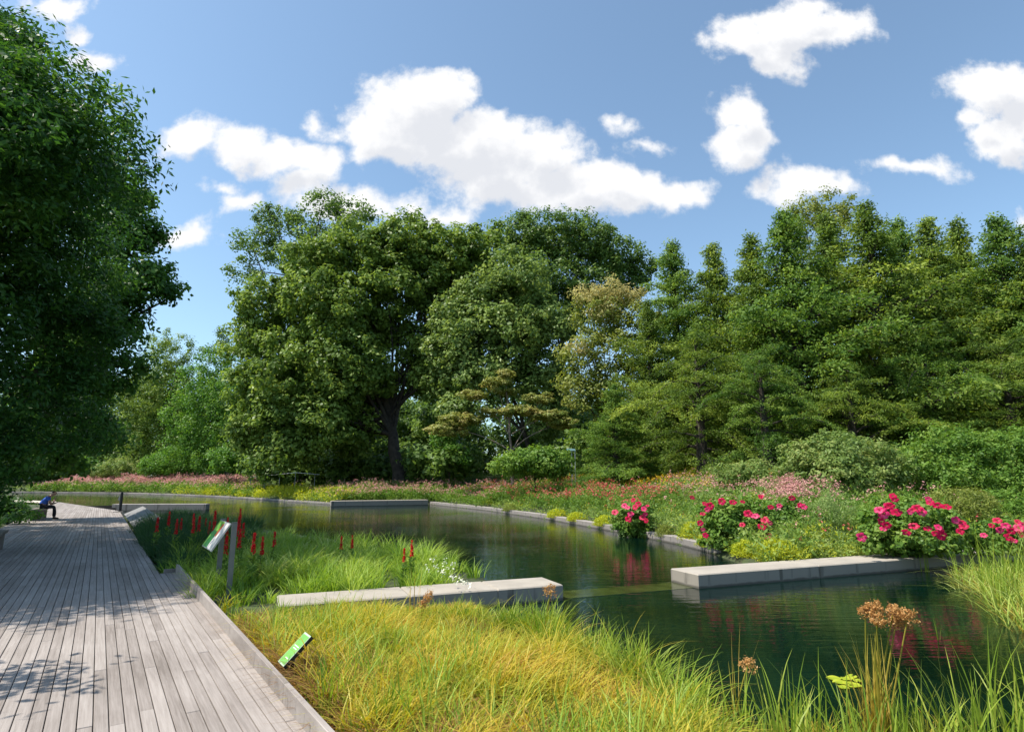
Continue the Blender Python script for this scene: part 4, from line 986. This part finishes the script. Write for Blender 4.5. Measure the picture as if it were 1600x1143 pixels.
grass('dark_sedge', 'deep green shaded sedge along the boardwalk edge under the red spikes', 413, [tuple(dk(s, 1.26)[:2]) for s in (13.6, 16, 24)]+[xy(*p, -.2) for p in ((270,812),(400,838),(380,880))], 420, 60, .09, (.4, .75), (.012, .02), (.2, 1.0), 'dark_grass')
# left of the boardwalk
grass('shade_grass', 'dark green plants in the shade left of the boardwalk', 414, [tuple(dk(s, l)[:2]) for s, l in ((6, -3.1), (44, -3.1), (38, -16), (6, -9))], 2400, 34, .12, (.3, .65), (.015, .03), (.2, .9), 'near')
# right end reeds standing in the water in front of the right wall
rp = [xy(*p) for p in ((1490,900),(1530,884),(1700,870),(1700,1010),(1590,985),(1520,930))]
grass('water_reeds', 'yellow green reeds and rushes in the water at the right edge', 421, rp, 85, 11, .06, (.55, 1.5), (.010, .018), (.03, .45), 'reed', z0=-.3)
grass('water_reeds', 'short tangled yellowish reeds among the tall ones at the right edge', 425, rp, 70, 26, .12, (.25, .6), (.008, .015), (.4, 1.6), 'straw', z0=-.28)
grass('water_reeds', 'fallen pale yellow reed leaves lying at the right edge of the pond', 422, rp, 60, 16, .14, (.5, .95), (.012, .022), (.6, 1.5), 'strap', z0=-.28)
nr = [xy(*p) for p in ((1130,1165),(1250,1150),(1400,1145),(1700,1145),(1700,1250),(1130,1250))]
grass('iris_leaves', 'upright sword shaped iris leaves along the bottom right water edge', 423, nr, 60, 8, .05, (.45, .8), (.012, .022), (.05, .55), 'reed', 5, z0=-.3)
grass('golden_sedge', 'short golden grass at the bottom edge below the bulrush', 424, [xy(*p) for p in ((1100,1140),(1180,1150),(1500,1150),(1500,1300),(1000,1300))], 60, 40, .05, (.15, .34), (.003, .006), (.2, 1.0), 'sedge', z0=-.28)

# single reed clumps along the pond
def clump(label, px, py, n, h, wd, lean, seed, m='reed', name='reed_clump', zz=ZW, spread=.05):
    rg = np.random.default_rng(seed); p = P(px, py, zz)
    root = np.column_stack([rg.normal(0, spread, (n, 2)), np.full(n, -.1)])
    V, F, kk = blades(rg, root, rg.uniform(h*.6, h, n), rg.uniform(wd*.7, wd*1.2, n), rg.uniform(lean*.2, lean, n), 6, None)
    o = link(name, npmesh(name, V, F, np.repeat(rg.uniform(0, 1, n), kk)), MT[m]); o.location = p; tag(o, label, 'plant', 'reed clumps in the water'); return o
clump('tall arching reed clump at the water edge of the golden sedge', 985, 1100, 30, .95, .017, .5, 501)
clump('thin reed clump left of the tall arching one, at the edge of the golden sedge', 945, 1050, 26, .8, .015, .5, 502)
clump('row of short upright reeds where the golden sedge meets the dark water', 1065, 1110, 18, .6, .014, .2, 503, spread=.12)
clump('short pair of reeds in dark water left of the bulrush', 1105, 1120, 12, .55, .014, .2, 504)
clump('reed clump low between the leaning seed stalk and the lily pads', 1240, 1150, 16, .6, .013, .4, 505, spread=.09)
clump('upright dark green reeds before the end of the right concrete wall', 1447, 893, 12, .75, .016, .12, 506, spread=.04)
clump('two thin bent reeds standing in open water right of the bulrush', 1468, 1000, 3, .45, .012, .4, 507, spread=.01)

# bulrushes with brown seed heads
def seedhead(q, rg, c, r_, n):
    for _ in range(n):
        d_ = unit(rg.normal(size=3)+np.array([0, 0, .5])); tip = np.array(c)+d_*r_*rg.uniform(.5, 1)
        g_ = tip+rg.normal(0, r_*.13, (9, 3)); V = cards(rg, g_, .022, .012, .2); q.add(V, quads(9), rg.uniform(0, 1))
        sd_ = np.cross(d_, [0, 0, 1.])*.0012; q.add([np.array(c)-sd_, np.array(c)+sd_, tip+sd_, tip-sd_], [[0, 1, 2, 3]], .3)
def bulrush(label, base, stalks, seed, name='bulrush', nblades=0):
    rg = np.random.default_rng(seed); r0 = empty(name, base, label, 'plant')
    for (hx, hz, rr, n) in stalks:      # head offset (Vector), radius
        tip = Vector(hx)-Vector(base)
        q = Q(); st = np.array([rg.normal(0, .03), rg.normal(0, .03), -.1]); mid = (st+np.array(tip))/2+rg.normal(0, .03, 3)
        ts = np.linspace(0, 1, 7)[:, None]; c = (1-ts)**2*st+2*ts*(1-ts)*mid+ts**2*np.array(tip)
        q.tube(c, np.linspace(.009, .0045, 7), 5); q.build('stalk', MT['straw'], r0)
        q = Q(); seedhead(q, rg, tip, rr, n); q.build('seed_head', MT['seed'], r0)
    if nblades:
        root = np.column_stack([rg.normal(0, .05, (nblades, 2)), np.full(nblades, -.1)])
        V, F, kk = blades(rg, root, rg.uniform(.4, 1.0, nblades), rg.uniform(.008, .015, nblades), rg.uniform(.0, .4, nblades)**1.3, 6)
        link('leaf', npmesh('leaf', V, F, np.repeat(rg.uniform(.2, 1, nblades), kk)), MT['straw'], r0)
    return r0
bb = P(1372, 1165, ZW); Yb = bb.y
bulrush('big golden bulrush with several fluffy brown heads in the right foreground', bb, [(D(x, y, Yb+dy), 0, r_, n) for x, y, dy, r_, n in ((1368,952,0,.07,46),(1395,958,.03,.07,46),(1418,966,-.03,.075,50),(1352,956,.05,.05,30),(1400,975,.08,.06,30),(1372,968,-.06,.06,34))], 601, nblades=95)
bb = P(1142, 1150, ZW); bulrush('single leaning green stalk with a small brown seed head over dark water', bb, [(D(1168,1040,bb.y), 0, .075, 26)], 602, nblades=5)
bb = P(846, 1030, ZW); bulrush('thin stalk with brown seed head in front of the near concrete wall end', bb, [(D(860,925,bb.y), 0, .09, 26)], 603, nblades=6)
bb = P(650, 985, -.15); bulrush('drooping brown seed head against the side of the near concrete wall', bb, [(D(670,932,bb.y), 0, .08, 40),(D(660,945,bb.y), 0, .06, 30)], 604, nblades=6)

# lily pads
def pad_mesh(r=.07):
    an = np.linspace(R(14), R(346), 25); V = [(0, 0, 0)]+[(r*math.cos(a), r*math.sin(a), .004*math.sin(3*a)) for a in an]
    F = [[0, i, i+1, i+2] for i in range(1, 24, 2)]
    V2 = np.array(V); V2b = V2-np.array([0, 0, .004])
    return npmesh('lily_pad', np.vstack([V2, V2b]), np.vstack([np.array(F), np.array(F)[:, ::-1]+len(V)]), np.linspace(0, 1, len(V)*2))
pm = pad_mesh(); pm.materials.append(MT['lily'])
rgp = np.random.default_rng(700)
for grp, lab, pts in (('lily pads left of the bulrush', 'yellow green lily pad in the little raft left of the bulrush', [(1303,1058),(1312,1064),(1322,1059),(1330,1056),(1326,1066),(1340,1062),(1318,1072),(1334,1069)]),
                      ('lily pads before the sedge', 'yellow lily pad floating beyond the golden sedge before the near wall end', [(833,996),(843,999),(852,996),(860,998),(846,994)])):
    for (x, y) in pts:
        o = link('lily_pad', pm, None); o.location = P(x, y, ZW+.012+rgp.uniform(0, .006)); o.rotation_euler = (rgp.normal(0, .04), rgp.normal(0, .04), rgp.uniform(0, 6.28)); s_ = rgp.uniform(.7, 1.1); o.scale = (s_, s_*.85, 1)
        tag(o, lab, 'lily pad', grp)

# cardinal flowers
def cardinal(seed):
    rg = np.random.default_rng(seed)
    q = Q(); q.tube([(0,0,-.1),(.01,0,.4),(0,.01,.62)], [.006,.005,.003], 5); s_ = q.build('stem', MT['stem']); a = s_.data; bpy.data.objects.remove(s_)
    n = 60; z = rg.uniform(.04, .45, n); an = rg.uniform(0, 6.28, n); C = np.stack([np.cos(an)*.045, np.sin(an)*.045, z], 1)
    V = cards(rg, C, .11, .03, .3, np.stack([np.cos(an), np.sin(an), np.full(n, .5)], 1)); b = npmesh('leaf', V, quads(n), np.repeat(rg.uniform(0, 1, n), 4)); b.materials.append(MT['hibleaf'])
    n = 120; t = rg.uniform(0, 1, n); z = .44+.27*t; an = rg.uniform(0, 6.28, n); rr = .026*(1-.7*t); C = np.stack([np.cos(an)*rr, np.sin(an)*rr, z], 1)
    V = cards(rg, C, .04, .022, .1, np.stack([np.cos(an), np.sin(an), np.full(n, .1)], 1)); c = npmesh('flower_spike', V, quads(n), np.repeat(rg.uniform(0, 1, n), 4)); c.materials.append(MT['scarlet'])
    return a, b, c
CP = [cardinal(1), cardinal(2)]
rgk = np.random.default_rng(800)
CF = [(398,832,10.6,'broad red flower spike with a pale tip right of the tall garden sign'),
 (411,838,10.8,'red flower spike next to the broad pale tipped one'),
 (337,797,13.5,'red flower spike showing above the left post of the tall sign'),
 (376,795,12.6,'tall red flower spike just right of the tall sign post'),
 (355,836,10.9,'red flower spike under the tilted sign panel'),
 (376,826,11.4,'lower red spike right of the sign post'),
 (534,837,12.6,'short red spike mid sedge bed, left one of the pair'),
 (551,836,12.7,'short red spike mid sedge bed, right one of the pair'),
 (632,856,11.0,'bright red spike near the right end of the sedge bed, lower one'),
 (644,844,11.1,'bright red spike near the right end of the sedge bed, taller one'),
 (430,830,12.5,'small distant red spike over the water right of the sign')]
for i in range(10):
    x = rgk.uniform(232, 330); CF.append((x, 797+rgk.uniform(0, 16)+(x-232)*.05, rgk.uniform(14, 19), None))
for i in range(3): CF.append((rgk.uniform(345, 395), rgk.uniform(806, 822), rgk.uniform(13, 15), None))
for i, (px, py, Yd, lab) in enumerate(CF):
    tip = D(px, py, Yd); zb = -.12; s_ = max(.6, (tip.z-zb)/.71)
    r0 = empty('cardinal_flower', (tip.x, tip.y, zb), lab or 'red flower spike in the crowded shaded stand around the tall sign', 'flower', 'red flower spikes', rgk.uniform(0, 6))
    r0.scale = (min(s_, 1.25), min(s_, 1.25), s_)
    a, b, c = CP[i % 2]; link('stem', a, None, r0); link('leaf', b, None, r0); link('flower_spike', c, None, r0)

# little white flowers at the end of bed 2
rg = np.random.default_rng(810); c = np.array([P(x, y, .2) for x, y in ((668,888),(680,884),(690,892),(700,889),(706,900),(715,905),(725,908),(733,912),(695,876),(676,873),(708,882))])
k = np.repeat(c, 14, 0)+rg.normal(0, .035, (len(c)*14, 3)); V = cards(rg, k, .045, .03, .8)
o = link('white_flowers', npmesh('white_flowers', V, quads(len(k)), np.repeat(rg.uniform(0, 1, len(k)), 4)), MT['white']); tag(o, 'small white flower heads over the water end of the green sedge', 'flowers', kind='stuff')

# ------------------------------------------------------------------ rail fence at the foot of the oak
p0 = D(392, 745, 62.5); p1 = D(462, 738, 59); p2 = D(500, 741, 57)
r0 = empty('rail_fence', (p0.x, p0.y, gz1(p0.x, p0.y)), 'thin rail fence at the far edge of the planting under the oak', 'fence')
q = Q(); q.tube([p0-r0.location, p1-r0.location, p2-r0.location], .03, 6); q.build('rail', MT['steel_pale'], r0)
for t in (0, .33, .66, 1, 1.6):
    p = p0.lerp(p1, t) if t <= 1 else p1.lerp(p2, t-.8)
    q = Q(); p = p-r0.location; q.box((p.x-.03, p.y-.03, -.6), (.06,0,0), (0,.06,0), (0,0,p.z+.6)); q.build('post', MT['steel'], r0)
